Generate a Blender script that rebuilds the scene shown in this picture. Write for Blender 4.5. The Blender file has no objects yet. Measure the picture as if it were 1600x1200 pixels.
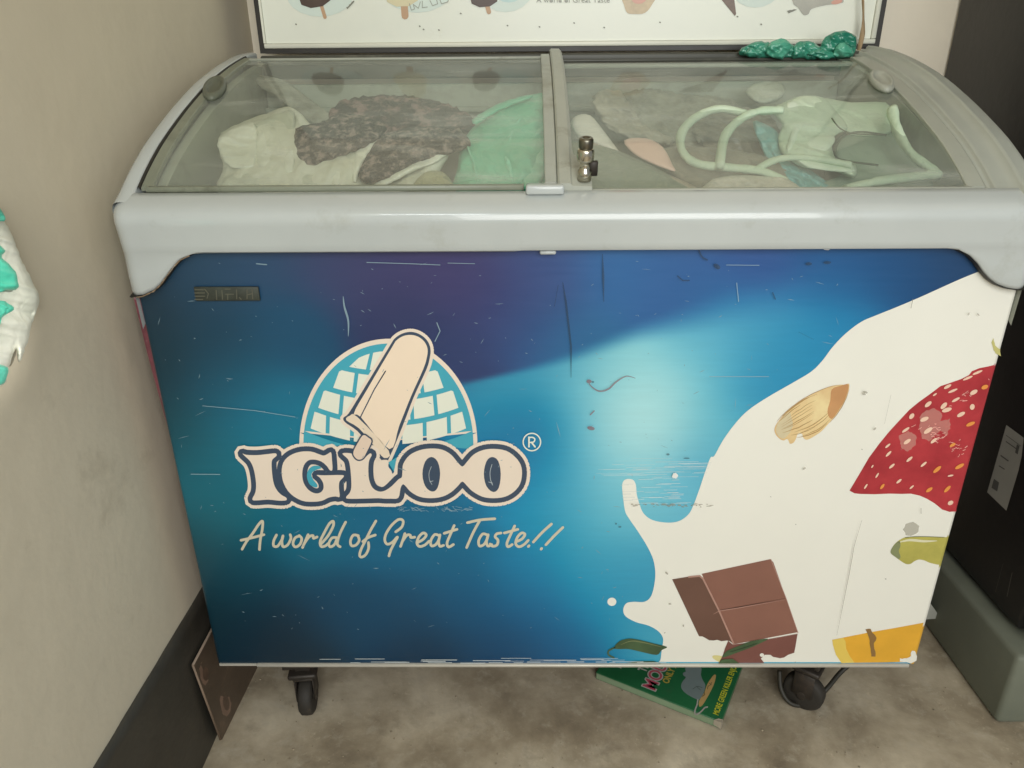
import bpy, bmesh, math, random
import numpy as np
from mathutils import Vector, Matrix, noise, geometry
random.seed(7)
SC = bpy.context.scene
C = SC.collection
R = math.radians

# ---------------------------------------------------------------- camera
F = 1155.0; PITCH = R(23.5); YAW = R(0.65); ROLL = R(0.45)
CAM = Vector((0, -0.9, 1.044))
_f = Vector((-math.sin(YAW)*math.cos(PITCH), math.cos(YAW)*math.cos(PITCH), -math.sin(PITCH)))
_r = Vector((math.cos(YAW), math.sin(YAW), 0)); _u = _r.cross(_f)
_r, _u = _r*math.cos(ROLL)-_u*math.sin(ROLL), _u*math.cos(ROLL)+_r*math.sin(ROLL)
cd = bpy.data.cameras.new('camera'); cam = bpy.data.objects.new('camera', cd); C.objects.link(cam)
cd.sensor_width = 36; cd.lens = 36*F/1600; cd.clip_start = .02; cd.clip_end = 200
cam.matrix_world = Matrix(((_r.x, _u.x, -_f.x, CAM.x), (_r.y, _u.y, -_f.y, CAM.y), (_r.z, _u.z, -_f.z, CAM.z), (0, 0, 0, 1)))
SC.camera = cam

# ---------------------------------------------------------------- light
w = bpy.data.worlds.new("World"); SC.world = w; w.use_nodes = True
bg = w.node_tree.nodes['Background']; bg.inputs[0].default_value = (.93, .97, 1, 1); bg.inputs[1].default_value = .31
SC.view_settings.view_transform = 'Standard'; SC.view_settings.look = 'None'
SC.view_settings.exposure = 0; SC.view_settings.gamma = 1
def area(name, loc, target, sx, sy, power, col):
    d = bpy.data.lights.new(name, 'AREA'); d.shape = 'RECTANGLE'; d.size = sx; d.size_y = sy; d.energy = power; d.color = col
    o = bpy.data.objects.new(name, d); C.objects.link(o); o.location = loc
    o.rotation_euler = (Vector(target)-Vector(loc)).to_track_quat('-Z', 'Y').to_euler(); return o
area('doorway_light', (.55, -2.6, 1.7), (.25, .1, .75), 1.7, 1.6, 58, (.985, 1, .975))
area('window_light', (-.55, -1.5, 2.1), (-.1, .1, .85), 0.9, .12, 7, (.92, 1, 1))
sp = bpy.data.lights.new('sunbeam_light', 'SPOT'); sp.energy = 210; sp.spot_size = R(4.3); sp.spot_blend = .5; sp.shadow_soft_size = .02; sp.color = (1, .97, .9)
s2 = bpy.data.lights.new('floor_sunbeam_light', 'SPOT'); s2.energy = 300; s2.spot_size = R(15); s2.spot_blend = .5; s2.shadow_soft_size = .03; s2.color = (1, .98, .92)
o2 = bpy.data.objects.new('floor_sunbeam_light', s2); C.objects.link(o2); o2.location = (.9, -3.1, 2.3); o2.rotation_euler = (Vector((.34, -.95, 0))-o2.location).to_track_quat('-Z', 'Y').to_euler()
so = bpy.data.objects.new('sunbeam_light', sp); C.objects.link(so); so.location = (1.6, -1.35, 1.7)
so.rotation_euler = (Vector((-.50, -.262, .845))-so.location).to_track_quat('-Z', 'Y').to_euler()

# ---------------------------------------------------------------- helpers
def at(px, py, Y=None, k=0.0, z0=0.0, X=None, Z=None):
    d = _f + _r*((px-800)/F) - _u*((py-600)/F)
    if X is not None: t = (X-CAM.x)/d.x
    elif Z is not None: t = (Z-CAM.z)/d.z
    else: t = (Y + k*(CAM.z-z0) - CAM.y)/(d.y - k*d.z)
    return CAM + d*t
def obj(name, me, mat=None, parent=None, **props):
    o = bpy.data.objects.new(name, me); C.objects.link(o)
    if mat:
        for m in (mat if isinstance(mat, (list, tuple)) else [mat]): me.materials.append(m)
    if parent: o.parent = parent
    for k, v in props.items(): o[k] = v
    return o
def mesh(verts, faces, name='m', smooth=False):
    me = bpy.data.meshes.new(name); me.from_pydata([tuple(v) for v in verts], [], faces); me.update()
    if smooth: me.polygons.foreach_set('use_smooth', [True]*len(me.polygons))
    return me
def empty(name, loc, label, cat, group=None, rz=0):
    o = bpy.data.objects.new(name, None); C.objects.link(o); o.location = loc; o.rotation_euler[2] = rz
    o['label'] = label; o['category'] = cat; o.empty_display_size = .05
    if group: o['group'] = group
    return o
def bmesh_box(lo, hi, bev=0, seg=2):
    bm = bmesh.new(); bmesh.ops.create_cube(bm, size=1)
    for v in bm.verts:
        for i in range(3): v.co[i] = lo[i] + (v.co[i]+.5)*(hi[i]-lo[i])
    if bev: bmesh.ops.bevel(bm, geom=list(bm.edges), offset=bev, segments=seg, affect='EDGES', profile=.5)
    me = bpy.data.meshes.new('box'); bm.to_mesh(me); bm.free()
    if bev: me.polygons.foreach_set('use_smooth', [True]*len(me.polygons))
    return me
def join(mes):
    bm = bmesh.new()
    for m in mes: bm.from_mesh(m)
    me = bpy.data.meshes.new('joined'); bm.to_mesh(me); bm.free(); return me
def lathe(prof, n=32, smooth=True):      # prof: (r, z)
    vs, fs = [], []
    for r, z in prof:
        for i in range(n): a = 2*math.pi*i/n; vs.append((r*math.cos(a), r*math.sin(a), z))
    for j in range(len(prof)-1):
        for i in range(n): k = (i+1) % n; fs.append((j*n+i, j*n+k, (j+1)*n+k, (j+1)*n+i))
    fs.append(tuple(range(n))[::-1]); fs.append(tuple((len(prof)-1)*n+i for i in range(n)))
    me = mesh(vs, fs, smooth=smooth)
    return me
def spline(pts, closed=False, n=6):      # Catmull-Rom
    P = [tuple(p) for p in pts]; N = len(P); out = []
    if N < 3: return P
    rng = range(N if closed else N-1)
    for i in rng:
        p0 = P[(i-1) % N] if closed or i > 0 else P[0]; p1 = P[i]; p2 = P[(i+1) % N]
        p3 = P[(i+2) % N] if closed or i+2 < N else P[-1]
        for s in range(n):
            t = s/n; out.append(tuple(.5*((2*b)+(c-a)*t+(2*a-5*b+4*c-d)*t*t+(-a+3*b-3*c+d)*t**3) for a, b, c, d in zip(p0, p1, p2, p3)))
    if not closed: out.append(P[-1])
    return out
def tube(pts, r, n=10, flat=1.0, up=Vector((0, 0, 1))):
    vs, fs = [], []; P = [Vector(p) for p in pts]
    for i, p in enumerate(P):
        t = (P[min(i+1, len(P)-1)]-P[max(i-1, 0)]).normalized(); a = t.cross(up)
        if a.length < 1e-4: a = t.cross(Vector((1, 0, 0)))
        a.normalize(); b = a.cross(t)
        rr = r(i/(len(P)-1)) if callable(r) else r
        for k in range(n): q = 2*math.pi*k/n; vs.append(p+a*(rr*math.cos(q)*flat)+b*(rr*math.sin(q)))
    for j in range(len(P)-1):
        for k in range(n): l = (k+1) % n; fs.append((j*n+k, j*n+l, (j+1)*n+l, (j+1)*n+k))
    fs.append(tuple(range(n))[::-1]); fs.append(tuple((len(P)-1)*n+k for k in range(n)))
    return mesh(vs, fs, smooth=True)

# ---- materials
def S(r, g, b, k=1.0):
    f = lambda c: (c/255/12.92 if c/255 <= .04045 else ((c/255+.055)/1.055)**2.4)*k
    return (f(r), f(g), f(b))
def mat(name, col, rough=.5, metal=0, var=.12, scale=12, bump=0.0, bscale=40, spec=.5, coat=0, stretch=(1, 1, 1), col2=None, dirt=None, dirt_scale=4, dirt_lo=.55, sheen=0, alpha=1, trans=0, detail=6, attr=None):
    m = bpy.data.materials.new(name); m.use_nodes = True; nt = m.node_tree; N = nt.nodes; L = nt.links
    b = N['Principled BSDF']; b.inputs['Roughness'].default_value = rough; b.inputs['Metallic'].default_value = metal
    b.inputs['Specular IOR Level'].default_value = spec; b.inputs['Coat Weight'].default_value = coat
    b.inputs['Alpha'].default_value = alpha; b.inputs['Transmission Weight'].default_value = trans
    tc = N.new('ShaderNodeTexCoord'); mp = N.new('ShaderNodeMapping'); mp.inputs['Scale'].default_value = stretch
    L.new(tc.outputs['Object'], mp.inputs[0])
    nz = N.new('ShaderNodeTexNoise'); nz.inputs['Scale'].default_value = scale; nz.inputs['Detail'].default_value = detail; nz.inputs['Roughness'].default_value = .6
    L.new(mp.outputs[0], nz.inputs['Vector'])
    rp = N.new('ShaderNodeValToRGB'); rp.color_ramp.elements[0].position = .3; rp.color_ramp.elements[1].position = .7
    c2 = col2 or tuple(min(1, c*(1+var)) for c in col); c1 = tuple(c*(1-var) for c in col) if not col2 else col
    rp.color_ramp.elements[0].color = (*c1, 1); rp.color_ramp.elements[1].color = (*c2, 1)
    L.new(nz.outputs[0], rp.inputs[0]); out = rp.outputs[0]
    if attr:
        at_ = N.new('ShaderNodeAttribute'); at_.attribute_name = attr
        mx = N.new('ShaderNodeMix'); mx.data_type = 'RGBA'; mx.blend_type = 'MULTIPLY'; mx.inputs[0].default_value = 1
        L.new(at_.outputs['Color'], mx.inputs[6]); L.new(out, mx.inputs[7]); out = mx.outputs[2]
    if dirt:
        n2 = N.new('ShaderNodeTexNoise'); n2.inputs['Scale'].default_value = dirt_scale; n2.inputs['Detail'].default_value = 9; n2.inputs['Roughness'].default_value = .72
        L.new(tc.outputs['Object'], n2.inputs['Vector'])
        r2 = N.new('ShaderNodeValToRGB'); r2.color_ramp.elements[0].position = dirt_lo; r2.color_ramp.elements[1].position = min(1, dirt_lo+.2)
        L.new(n2.outputs[0], r2.inputs[0])
        mx = N.new('ShaderNodeMix'); mx.data_type = 'RGBA'; L.new(r2.outputs[0], mx.inputs[0]); L.new(out, mx.inputs[6]); mx.inputs[7].default_value = (*dirt, 1); out = mx.outputs[2]
    L.new(out, b.inputs['Base Color'])
    rr = N.new('ShaderNodeMapRange'); rr.inputs[3].default_value = max(0, rough-.08); rr.inputs[4].default_value = min(1, rough+.1); L.new(nz.outputs[0], rr.inputs[0]); L.new(rr.outputs[0], b.inputs['Roughness'])
    if bump:
        n3 = N.new('ShaderNodeTexNoise'); n3.inputs['Scale'].default_value = bscale; n3.inputs['Detail'].default_value = 5; L.new(mp.outputs[0], n3.inputs['Vector'])
        bp = N.new('ShaderNodeBump'); bp.inputs['Strength'].default_value = 1; bp.inputs['Distance'].default_value = bump; L.new(n3.outputs[0], bp.inputs['Height']); L.new(bp.outputs[0], b.inputs['Normal'])
    return m
def P(name, r, g, b, **kw):               # print ink
    kw.setdefault('rough', .38); kw.setdefault('var', .04); kw.setdefault('scale', 5)
    return mat(name, S(r, g, b), **kw)

M = {}
M['wall'] = mat('painted_wall', S(212, 202, 180), .85, var=.05, scale=2.5, bump=.0012, bscale=22, dirt=S(160, 148, 126), dirt_scale=2.2, dirt_lo=.56)
M['wall2'] = mat('cream_wall', S(236, 226, 206), .85, var=.05, scale=3, bump=.002, bscale=22, dirt=S(170, 150, 125), dirt_scale=2, dirt_lo=.6)
M['skirt'] = mat('skirting_paint', S(62, 59, 52), .45, var=.25, scale=9, bump=.0012, bscale=40, dirt=S(95, 92, 84), dirt_scale=7, dirt_lo=.62)
M['rim'] = mat('rim_plastic', S(184, 189, 187), .22, var=.06, scale=3, bump=.0005, bscale=9, dirt=S(166, 168, 160), dirt_scale=7, dirt_lo=.57, coat=.4)
M['rimdull'] = mat('rim_dusty_plastic', S(164, 167, 157), .42, var=.08, scale=8, dirt=S(128, 122, 104), dirt_scale=9, dirt_lo=.54)
M['lidframe'] = mat('lid_frame_plastic', S(164, 166, 154), .4, var=.08, scale=9, dirt=S(120, 116, 100), dirt_scale=16, dirt_lo=.58)
M['smokedframe'] = mat('smoked_lid_edge', S(128, 132, 116), .35, var=.1, scale=14, dirt=S(92, 92, 78), dirt_scale=20)
M['seal'] = mat('black_rubber', S(40, 38, 32), .6, var=.3)
M['dark_rail'] = mat('dark_grey_rail', S(72, 72, 64), .45, var=.25, scale=10, stretch=(1, 6, 6), dirt=S(120, 118, 104), dirt_scale=9, dirt_lo=.6)
M['liner'] = mat('inner_liner', S(165, 170, 155), .5, var=.12, scale=5, dirt=S(110, 112, 98), dirt_scale=4, dirt_lo=.5)
M['chrome'] = mat('lock_chrome', S(195, 190, 175), .2, 1, var=.2, scale=60)
M['darkmetal'] = mat('dark_metal', S(60, 54, 48), .5, .4, var=.3, scale=30, dirt=S(95, 75, 60), dirt_scale=30)
M['rubber'] = mat('caster_rubber', S(48, 44, 38), .7, var=.3, scale=30, dirt=S(90, 80, 65), dirt_scale=25)
M['steel'] = mat('edge_strip_metal', S(200, 196, 184), .35, .3, var=.1, scale=20, stretch=(.2, 1, 1), dirt=S(110, 90, 70), dirt_scale=18, dirt_lo=.66)
M['side'] = mat('maroon_side_skin', S(110, 48, 62), .45, var=.25, scale=14, dirt=S(190, 165, 165), dirt_scale=22, dirt_lo=.64)
M['fridge'] = mat('dark_fridge_paint', S(30, 29, 29), .38, var=.25, scale=4, bump=.0004, bscale=60, dirt=S(46, 44, 42), dirt_scale=6, dirt_lo=.6)
M['plinth'] = mat('grey_green_plinth_paint', S(112, 116, 102), .6, var=.1, scale=6, bump=.001, bscale=30, dirt=S(84, 86, 76), dirt_scale=5, dirt_lo=.55)
M['paper'] = mat('sticker_paper', S(168, 168, 158), .7, var=.1, scale=12)
M['ink'] = mat('grey_ink', S(95, 95, 90), .7)

# ---------------------------------------------------------------- flat print machinery
def union(polys):
    """union of 2-D polygons -> verts, triangles (no overlaps)"""
    co, fc = [], []
    for p in polys:
        q = [p[0]]
        for a in p[1:]:
            if (a[0]-q[-1][0])**2+(a[1]-q[-1][1])**2 > 1e-10: q.append(a)
        if len(q) < 3: continue
        if sum(q[i-1][0]*q[i][1]-q[i][0]*q[i-1][1] for i in range(len(q))) < 0: q.reverse()
        s = len(co); co += [Vector((a[0], a[1])) for a in q]; fc.append(list(range(s, s+len(q))))
    v, e, f, _, _, of = geometry.delaunay_2d_cdt(co, [], fc, 1, 1e-7)
    return v, [t for t, o in zip(f, of) if o]
def ribbon(pts, wd, closed=False, taper=False):
    out = []; n = len(pts); m = n if closed else n-1
    W = lambda i: wd*(.25+.75*math.sin(math.pi*min(1, max(0, i/(n-1))))) if taper else wd
    for i in range(m):
        a = Vector(pts[i][:2]); b = Vector(pts[(i+1) % n][:2]); d = b-a
        if d.length < 1e-7: continue
        d.normalize(); q = Vector((-d.y, d.x)); wa = W(i)/2; wb = W(i+1)/2
        out.append([tuple(a+q*wa), tuple(a-q*wa), tuple(b-q*wb), tuple(b+q*wb)])
    for i in range(n):
        r = W(i)/2; a = pts[i]; out.append([(a[0]+r*math.cos(t*math.pi/4+.2), a[1]+r*math.sin(t*math.pi/4+.2)) for t in range(8)])
    return out
def layer_mesh(layers, to3d):
    """layers: list of (polys, material, level). one mesh, each layer a hair prouder"""
    vs, fs, mi, mats = [], [], [], []
    for polys, m, lv in layers:
        if m not in mats: mats.append(m)
        v, f = union(polys); s = len(vs)
        for a in v: vs.append(to3d(a.x, a.y, lv))
        for t in f: fs.append([s+i for i in t]); mi.append(mats.index(m))
    me = mesh(vs, fs); me.polygons.foreach_set('material_index', mi)
    return me, mats
def panel3(x, y, lv):                       # photo pixel -> point on the front sheet
    p = at(x, y, Y=0); return (p.x, -.0004-lv*.00022, p.z)
def Z(ox, oy, s): return lambda pts: [(ox+a/s, oy+b/s) for a, b in pts]
def disc(x, y, rx, ry=None, a=0, n=20):
    ry = ry or rx; c, s = math.cos(a), math.sin(a)
    return [(x+rx*math.cos(t)*c-ry*math.sin(t)*s, y+rx*math.cos(t)*s+ry*math.sin(t)*c) for t in [2*math.pi*i/n for i in range(n)]]
def jag(p, amp=1.0, step=4):
    out = []
    for i in range(len(p)):
        a = Vector(p[i]); b = Vector(p[(i+1) % len(p)]); n = max(1, int((b-a).length/step))
        for k in range(n):
            q = a.lerp(b, k/n); out.append((q.x+random.uniform(-amp, amp), q.y+random.uniform(-amp, amp)))
    return out

# ================================================================= SETTING
fl = mat('concrete_floor', S(120, 108, 88), .7, bump=.0012, bscale=35)
nt = fl.node_tree; N = nt.nodes; L = nt.links; b = N['Principled BSDF']
tc = N.new('ShaderNodeTexCoord')
def nz(sc, det=8, ro=.65, dist=0):
    n = N.new('ShaderNodeTexNoise'); n.inputs['Scale'].default_value = sc; n.inputs['Detail'].default_value = det; n.inputs['Roughness'].default_value = ro; n.inputs['Distortion'].default_value = dist
    L.new(tc.outputs['Object'], n.inputs['Vector']); return n
def ramp(src, stops):
    r = N.new('ShaderNodeValToRGB'); e = r.color_ramp.elements
    while len(e) < len(stops): e.new(.5)
    for i, (p, c) in enumerate(stops): e[i].position = p; e[i].color = (*c, 1)
    L.new(src, r.inputs[0]); return r
r1 = ramp(nz(5.5, 9, .6, .15).outputs[0], [(.30, S(116, 104, 87)), (.43, S(152, 139, 117)), (.53, S(176, 163, 140)), (.68, S(208, 196, 172))])
r2 = ramp(nz(24, 8, .7, .25).outputs[0], [(.52, (0, 0, 0)), (.70, (.7, .7, .7))])
mx = N.new('ShaderNodeMix'); mx.data_type = 'RGBA'; L.new(r2.outputs[0], mx.inputs[0]); L.new(r1.outputs[0], mx.inputs[6]); mx.inputs[7].default_value = (*S(190, 180, 160), 1)
r3 = ramp(nz(10, 10, .72, .2).outputs[0], [(.55, (0, 0, 0)), (.78, (.55, .55, .55))])
r5 = ramp(nz(95, 6, .7).outputs[0], [(.57, (0, 0, 0)), (.68, (.55, .55, .55))]); r6 = ramp(nz(7, 4, .6).outputs[0], [(.45, (0, 0, 0)), (.6, (1, 1, 1))])
mm = N.new('ShaderNodeMath'); mm.operation = 'MULTIPLY'; L.new(r5.outputs[0], mm.inputs[0]); L.new(r6.outputs[0], mm.inputs[1])
mx0 = mx; mx = N.new('ShaderNodeMix'); mx.data_type = 'RGBA'; L.new(mm.outputs[0], mx.inputs[0]); L.new(mx0.outputs[2], mx.inputs[6]); mx.inputs[7].default_value = (*S(210, 196, 170), 1)
mx2 = N.new('ShaderNodeMix'); mx2.data_type = 'RGBA'; L.new(r3.outputs[0], mx2.inputs[0]); L.new(mx.outputs[2], mx2.inputs[6]); mx2.inputs[7].default_value = (*S(84, 74, 62), 1)
L.new(mx2.outputs[2], b.inputs['Base Color'])
def grid(x0, x1, y0, y1, nx, ny, fn):
    vs = [fn(x0+(x1-x0)*i/nx, y0+(y1-y0)*j/ny) for j in range(ny+1) for i in range(nx+1)]
    fs = [(j*(nx+1)+i, j*(nx+1)+i+1, (j+1)*(nx+1)+i+1, (j+1)*(nx+1)+i) for j in range(ny) for i in range(nx)]
    return mesh(vs, fs, smooth=True)
obj('floor', grid(-.6, 2.4, -3.2, .75, 60, 80, lambda x, y: (x, y, .0012*noise.noise(Vector((x*5, y*5, 0))))), fl, kind='structure')
# red threshold line nearest the camera
WX = -.522; BY = .69
obj('wall_left', bmesh_box((WX-.12, -1.6, -.01), (WX, BY+.12, 2.7)), M['wall'], kind='structure')
obj('wall_back', bmesh_box((WX+.0005, BY, -.01), (2.4, BY+.12, 2.7)), M['wall2'], kind='structure')
obj('ceiling', bmesh_box((WX+.0005, -1.3, 2.55), (2.4, BY-.001, 2.7)), M['wall2'], kind='structure')
sk = grid(-1.6, BY-.002, 0, .259, 160, 12, lambda y, z: (WX+.006+.0012*noise.noise(Vector((y*9, z*9, 1))), y, z))
bm = bmesh.new(); bm.from_mesh(sk)
bm.verts.ensure_lookup_table()
for v in bm.verts:
    if v.co.z > .25: v.co.z += .0016*noise.noise(Vector((v.co.y*25, 2, 0)))
top = [e for e in bm.edges if e.is_boundary and all(v.co.z > .25 for v in e.verts)]
r = bmesh.ops.extrude_edge_only(bm, edges=top)
for v in [g for g in r['geom'] if isinstance(g, bmesh.types.BMVert)]: v.co.x = WX-.001
bm.to_mesh(sk); bm.free()
obj('skirting_band', sk, M['skirt'], kind='structure')

# ================================================================= FREEZER
fz = empty('ice_cream_freezer', (.07, .25, 0), 'blue printed chest freezer with curved sliding glass lids and pale grey rim', 'freezer')
def part(name, me, m, parent=fz, **pr):
    o = obj(name, me, m, parent, **pr)
    # geometry is written in world coordinates; cancel parents' offset
    o.matrix_parent_inverse = Matrix.Identity(4)
    off = Vector((0, 0, 0)); p = parent
    while p: off += p.location; p = p.parent
    o.location = -off if parent is fz or parent.type == 'EMPTY' else Vector((0, 0, 0))
    return o
XL, XR, ZB, ZT = -.484, .6245, .168, .86
# -- front sheet: grid with the printed gradient and painted-in glare as a colour attribute
SA = [(215,480,30,52,66),(300,430,46,74,98),(400,420,52,78,108),(330,520,32,66,88),(520,420,62,72,108),(600,420,68,66,106),(700,420,70,66,108),(760,460,62,62,108),(620,500,52,60,98),(700,545,52,66,108),
      (850,420,66,84,132),(820,500,56,82,130),(900,540,60,108,150),(960,420,64,108,158),(1050,430,64,100,152),(1080,480,58,98,150),(1180,430,60,88,144),(1160,500,62,128,172),(1300,420,50,92,142),(1300,500,66,134,176),(1400,420,44,84,130),(1500,410,42,72,110),(1230,570,66,138,178),
      (450,520,34,82,112),(240,560,28,56,68),(350,600,30,88,110),(260,680,26,66,76),(420,640,30,118,146),(300,740,28,108,122),(350,800,30,112,128),(330,700,26,110,130),(430,700,32,128,150),(290,860,26,74,84),(480,840,34,112,136),(600,840,34,108,140),(700,860,36,110,142),(380,900,28,80,98),(320,960,26,50,60),(420,980,24,52,70),(520,950,26,76,104),(620,960,28,80,110),(720,940,34,92,128),(650,1025,24,54,78),(450,1025,24,44,58),(820,880,44,128,166),(850,960,40,110,152),(900,1010,40,96,138),(800,1020,32,72,106),(940,940,62,146,184),(1000,980,90,168,192)]
SB = [(1130,485,116,190,212),(1180,475,96,172,202),(1080,510,132,206,218),(930,570,120,196,210),(985,560,168,224,226),(1030,590,150,216,224),(970,660,176,228,230),(1010,640,190,236,234),(965,790,140,210,222),(830,740,40,124,168),(870,830,56,142,180),(960,590,140,212,222),(1060,520,104,186,208),(1100,520,104,178,204),(950,800,104,188,210),(960,720,156,220,230),(880,770,86,164,196),(760,610,88,160,184),(820,590,84,158,184),(880,575,96,172,196),(950,555,120,196,208),(1010,540,128,204,216),(1080,560,116,196,214),(1150,540,88,166,196),(1230,540,72,146,184),(1180,600,76,150,186),(760,660,52,126,164),(830,655,40,112,154),(900,650,60,150,186),(950,620,136,204,214),(1000,620,186,234,232),(1000,680,184,232,232),(1050,650,124,202,216),(1100,640,98,178,200),(950,690,120,200,214),(860,710,48,124,164),(900,740,84,168,196),(960,760,130,204,218),(1040,760,110,186,210),(1090,720,98,170,196),(880,800,72,156,188),(930,830,92,172,196),(960,880,84,164,192),(1000,880,84,160,190),(1000,920,78,150,184),(930,900,70,150,184)]  # cyan part of the print, brightened to carry the panel's glare
def shep(px, py, T):
    d2 = (px[:, None]-T[None, :, 0])**2+((py[:, None]-T[None, :, 1])*1.15)**2
    wgt = np.exp(-d2/(2*48.0**2))+1e-9/(1+d2); return (wgt@T[:, 2:])/wgt.sum(1, keepdims=True)
def lin(c): c = c/255; return np.where(c <= .04045, c/12.92, ((c+.055)/1.055)**2.4)
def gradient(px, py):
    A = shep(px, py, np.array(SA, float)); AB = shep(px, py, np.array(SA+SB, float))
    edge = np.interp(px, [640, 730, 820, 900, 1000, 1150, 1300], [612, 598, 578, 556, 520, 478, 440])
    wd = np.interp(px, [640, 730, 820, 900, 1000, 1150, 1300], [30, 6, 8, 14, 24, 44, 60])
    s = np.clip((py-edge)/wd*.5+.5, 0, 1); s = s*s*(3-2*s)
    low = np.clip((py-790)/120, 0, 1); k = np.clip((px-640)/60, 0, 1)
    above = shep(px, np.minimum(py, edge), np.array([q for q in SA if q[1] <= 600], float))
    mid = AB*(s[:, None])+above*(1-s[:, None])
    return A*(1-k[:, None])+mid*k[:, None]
rc = .006
us = [('l', t) for t in (1, .75, .5, .25)]+[('f', i/230) for i in range(231)]+[('r', t) for t in (.25, .5, .75, 1)]
nz_ = 150; vs = []; pos = []
for j in range(nz_+1):
    z = ZB+(ZT-ZB)*j/nz_
    for k, t in us:
        if k == 'f': x = XL+rc+(XR-XL-2*rc)*t; y = 0
        elif k == 'l': a = t*math.pi/2; x = XL+rc-rc*math.sin(a); y = rc-rc*math.cos(a)
        else: a = t*math.pi/2; x = XR-rc+rc*math.sin(a); y = rc-rc*math.cos(a)
        vs.append((x, y, z)); pos.append((x, z))
n = len(us); fs = [(j*n+i, j*n+i+1, (j+1)*n+i+1, (j+1)*n+i) for j in range(nz_) for i in range(n-1)]
def proj(x, y, z):
    q = Vector((x, y, z))-CAM; d = q.dot(_f); return 800+F*q.dot(_r)/d, 600-F*q.dot(_u)/d
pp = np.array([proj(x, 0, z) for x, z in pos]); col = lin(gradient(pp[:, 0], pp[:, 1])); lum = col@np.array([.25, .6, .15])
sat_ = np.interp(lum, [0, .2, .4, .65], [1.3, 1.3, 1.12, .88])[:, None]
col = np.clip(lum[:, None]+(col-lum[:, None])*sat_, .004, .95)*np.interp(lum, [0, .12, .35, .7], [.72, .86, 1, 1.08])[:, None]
me = mesh(vs, fs, smooth=True)
MILK = S(230, 228, 217)
for i, (x, z) in enumerate(pos):            # print wraps round the right edge
    if x > XR-rc-.001:
        u, v = pp[i]
        c = MILK if v > 425 else S(44, 68, 104)
        if 568 < v < 800: c = S(176, 50, 58)
        if 838 < v < 885: c = S(176, 168, 84)
        if v > 978: c = S(222, 168, 56)
        col[i] = c
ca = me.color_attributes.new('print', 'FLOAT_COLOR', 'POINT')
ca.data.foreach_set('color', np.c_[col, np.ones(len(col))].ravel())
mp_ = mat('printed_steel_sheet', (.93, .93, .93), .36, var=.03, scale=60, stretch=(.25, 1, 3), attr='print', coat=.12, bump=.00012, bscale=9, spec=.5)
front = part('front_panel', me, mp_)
body = part('body', join([bmesh_box((XL+.0008, rc+.0005, ZB), (XR-.0008, .545, .18)), bmesh_box((XL+.0008, rc+.0005, .18), (XL+.03, .545, .875)), bmesh_box((XR-.03, rc+.0005, .18), (XR-.0008, .545, .875)), bmesh_box((XL+.03, .50, .18), (XR-.03, .545, .95)), bmesh_box((XL+.03, rc+.0005, .18), (XR-.03, .035, .875))]), M['side'])
fv = []
for j, (z, wd_) in enumerate([(.779,.004),(.770,.012),(.74,.011),(.70,.010),(.66,.008),(.62,.006),(.58,.0035),(.54,.001)]):
    for i, t_ in enumerate((0, .35, .7, 1)): fv.append((XL+.001-wd_*t_, .0035+.006*t_+.0015*noise.noise(Vector((z*40, t_*3, 0))), z))
part('peeling_film', mesh(fv, [(j*4+i, j*4+i+1, (j+1)*4+i+1, (j+1)*4+i) for j in range(7) for i in range(3)], smooth=True), mat('maroon_film', S(120, 62, 74), .35, var=.3, scale=40, dirt=S(214, 186, 190), dirt_scale=60, dirt_lo=.58))
part('edge_strip', join([bmesh_box((-.42, -.0045, ZB-.004), (XR-.012, .006, ZB+.0015), .001, 1), bmesh_box((XL+.004, -.002, ZB-.003), (-.4205, .006, ZB+.0008))]), M['steel'])

# -- prints on the front sheet
white = P('print_white', 232, 216, 198); white2 = P('print_cream', 204, 196, 172); ice = P('print_ice_white', 226, 228, 212)
teal = P('print_teal', 66, 164, 184); navy = P('print_navy', 58, 74, 94); milk = P('print_milk', 231, 229, 218, scale=2)
Z1 = Z(340, 440, 2.857); Z3 = Z(350, 660, 5.714); Z4 = Z(600, 660, 5.714); ZD = Z(900, 700, 3.333); ZC = Z(940, 860, 4.706)
ZA = Z(1180, 580, 8.889); ZS = Z(1320, 540, 4.286); ZK = Z(1180, 560, 3.5286); ZY = Z(1300, 850, 3.43)
def pprint(name, layers, **pr):
    me, mats = layer_mesh(layers, panel3); o = obj(name, me, mats, front, **pr); return o
# milk splash
m_out = [(1552,418),(1538,421),(1500,436),(1440,463),(1400,480),(1370,492),(1345,503),(1320,522),(1300,543),(1285,563),(1268,580),(1240,597),(1200,620),(1170,640),(1150,660),(1130,687),(1116,712)]
m2 = ZD([(700,50),(670,130),(640,220),(610,300),(585,345),(540,378),(480,388),(400,375),(352,340),(330,290),(316,240),(312,195),(300,168),(275,160),(250,168),(240,195),(244,245),(255,325),(275,365),(320,430),(370,510),(402,580),(413,650),(406,720),(388,775),(355,800),(300,800),(262,808),(246,840),(258,875),(310,905),(380,925),(430,955),(453,990),(450,1030),(445,1060),(440,1100),(430,1113)])
def redge(v): q = Vector(at(1500, v, Y=0)); x, _ = proj(XR-rc, 0, q.z); return x
milk_poly = spline(m_out+m2, n=5)+[(redge(1034), 1034.5)]+[(redge(v), v) for v in range(1020, 415, -20)]
pprint('milk_splash_print', [([milk_poly], milk, 0), ([disc(956, 940, 7, 6.5)], milk, 0), ([disc(p[0], p[1], rx, ry, .3) for p, rx, ry in [((1128,1030),16,5),((1148,1022),8,3)]], P('print_yellow_tint', 214, 204, 140), 1)])
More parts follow.
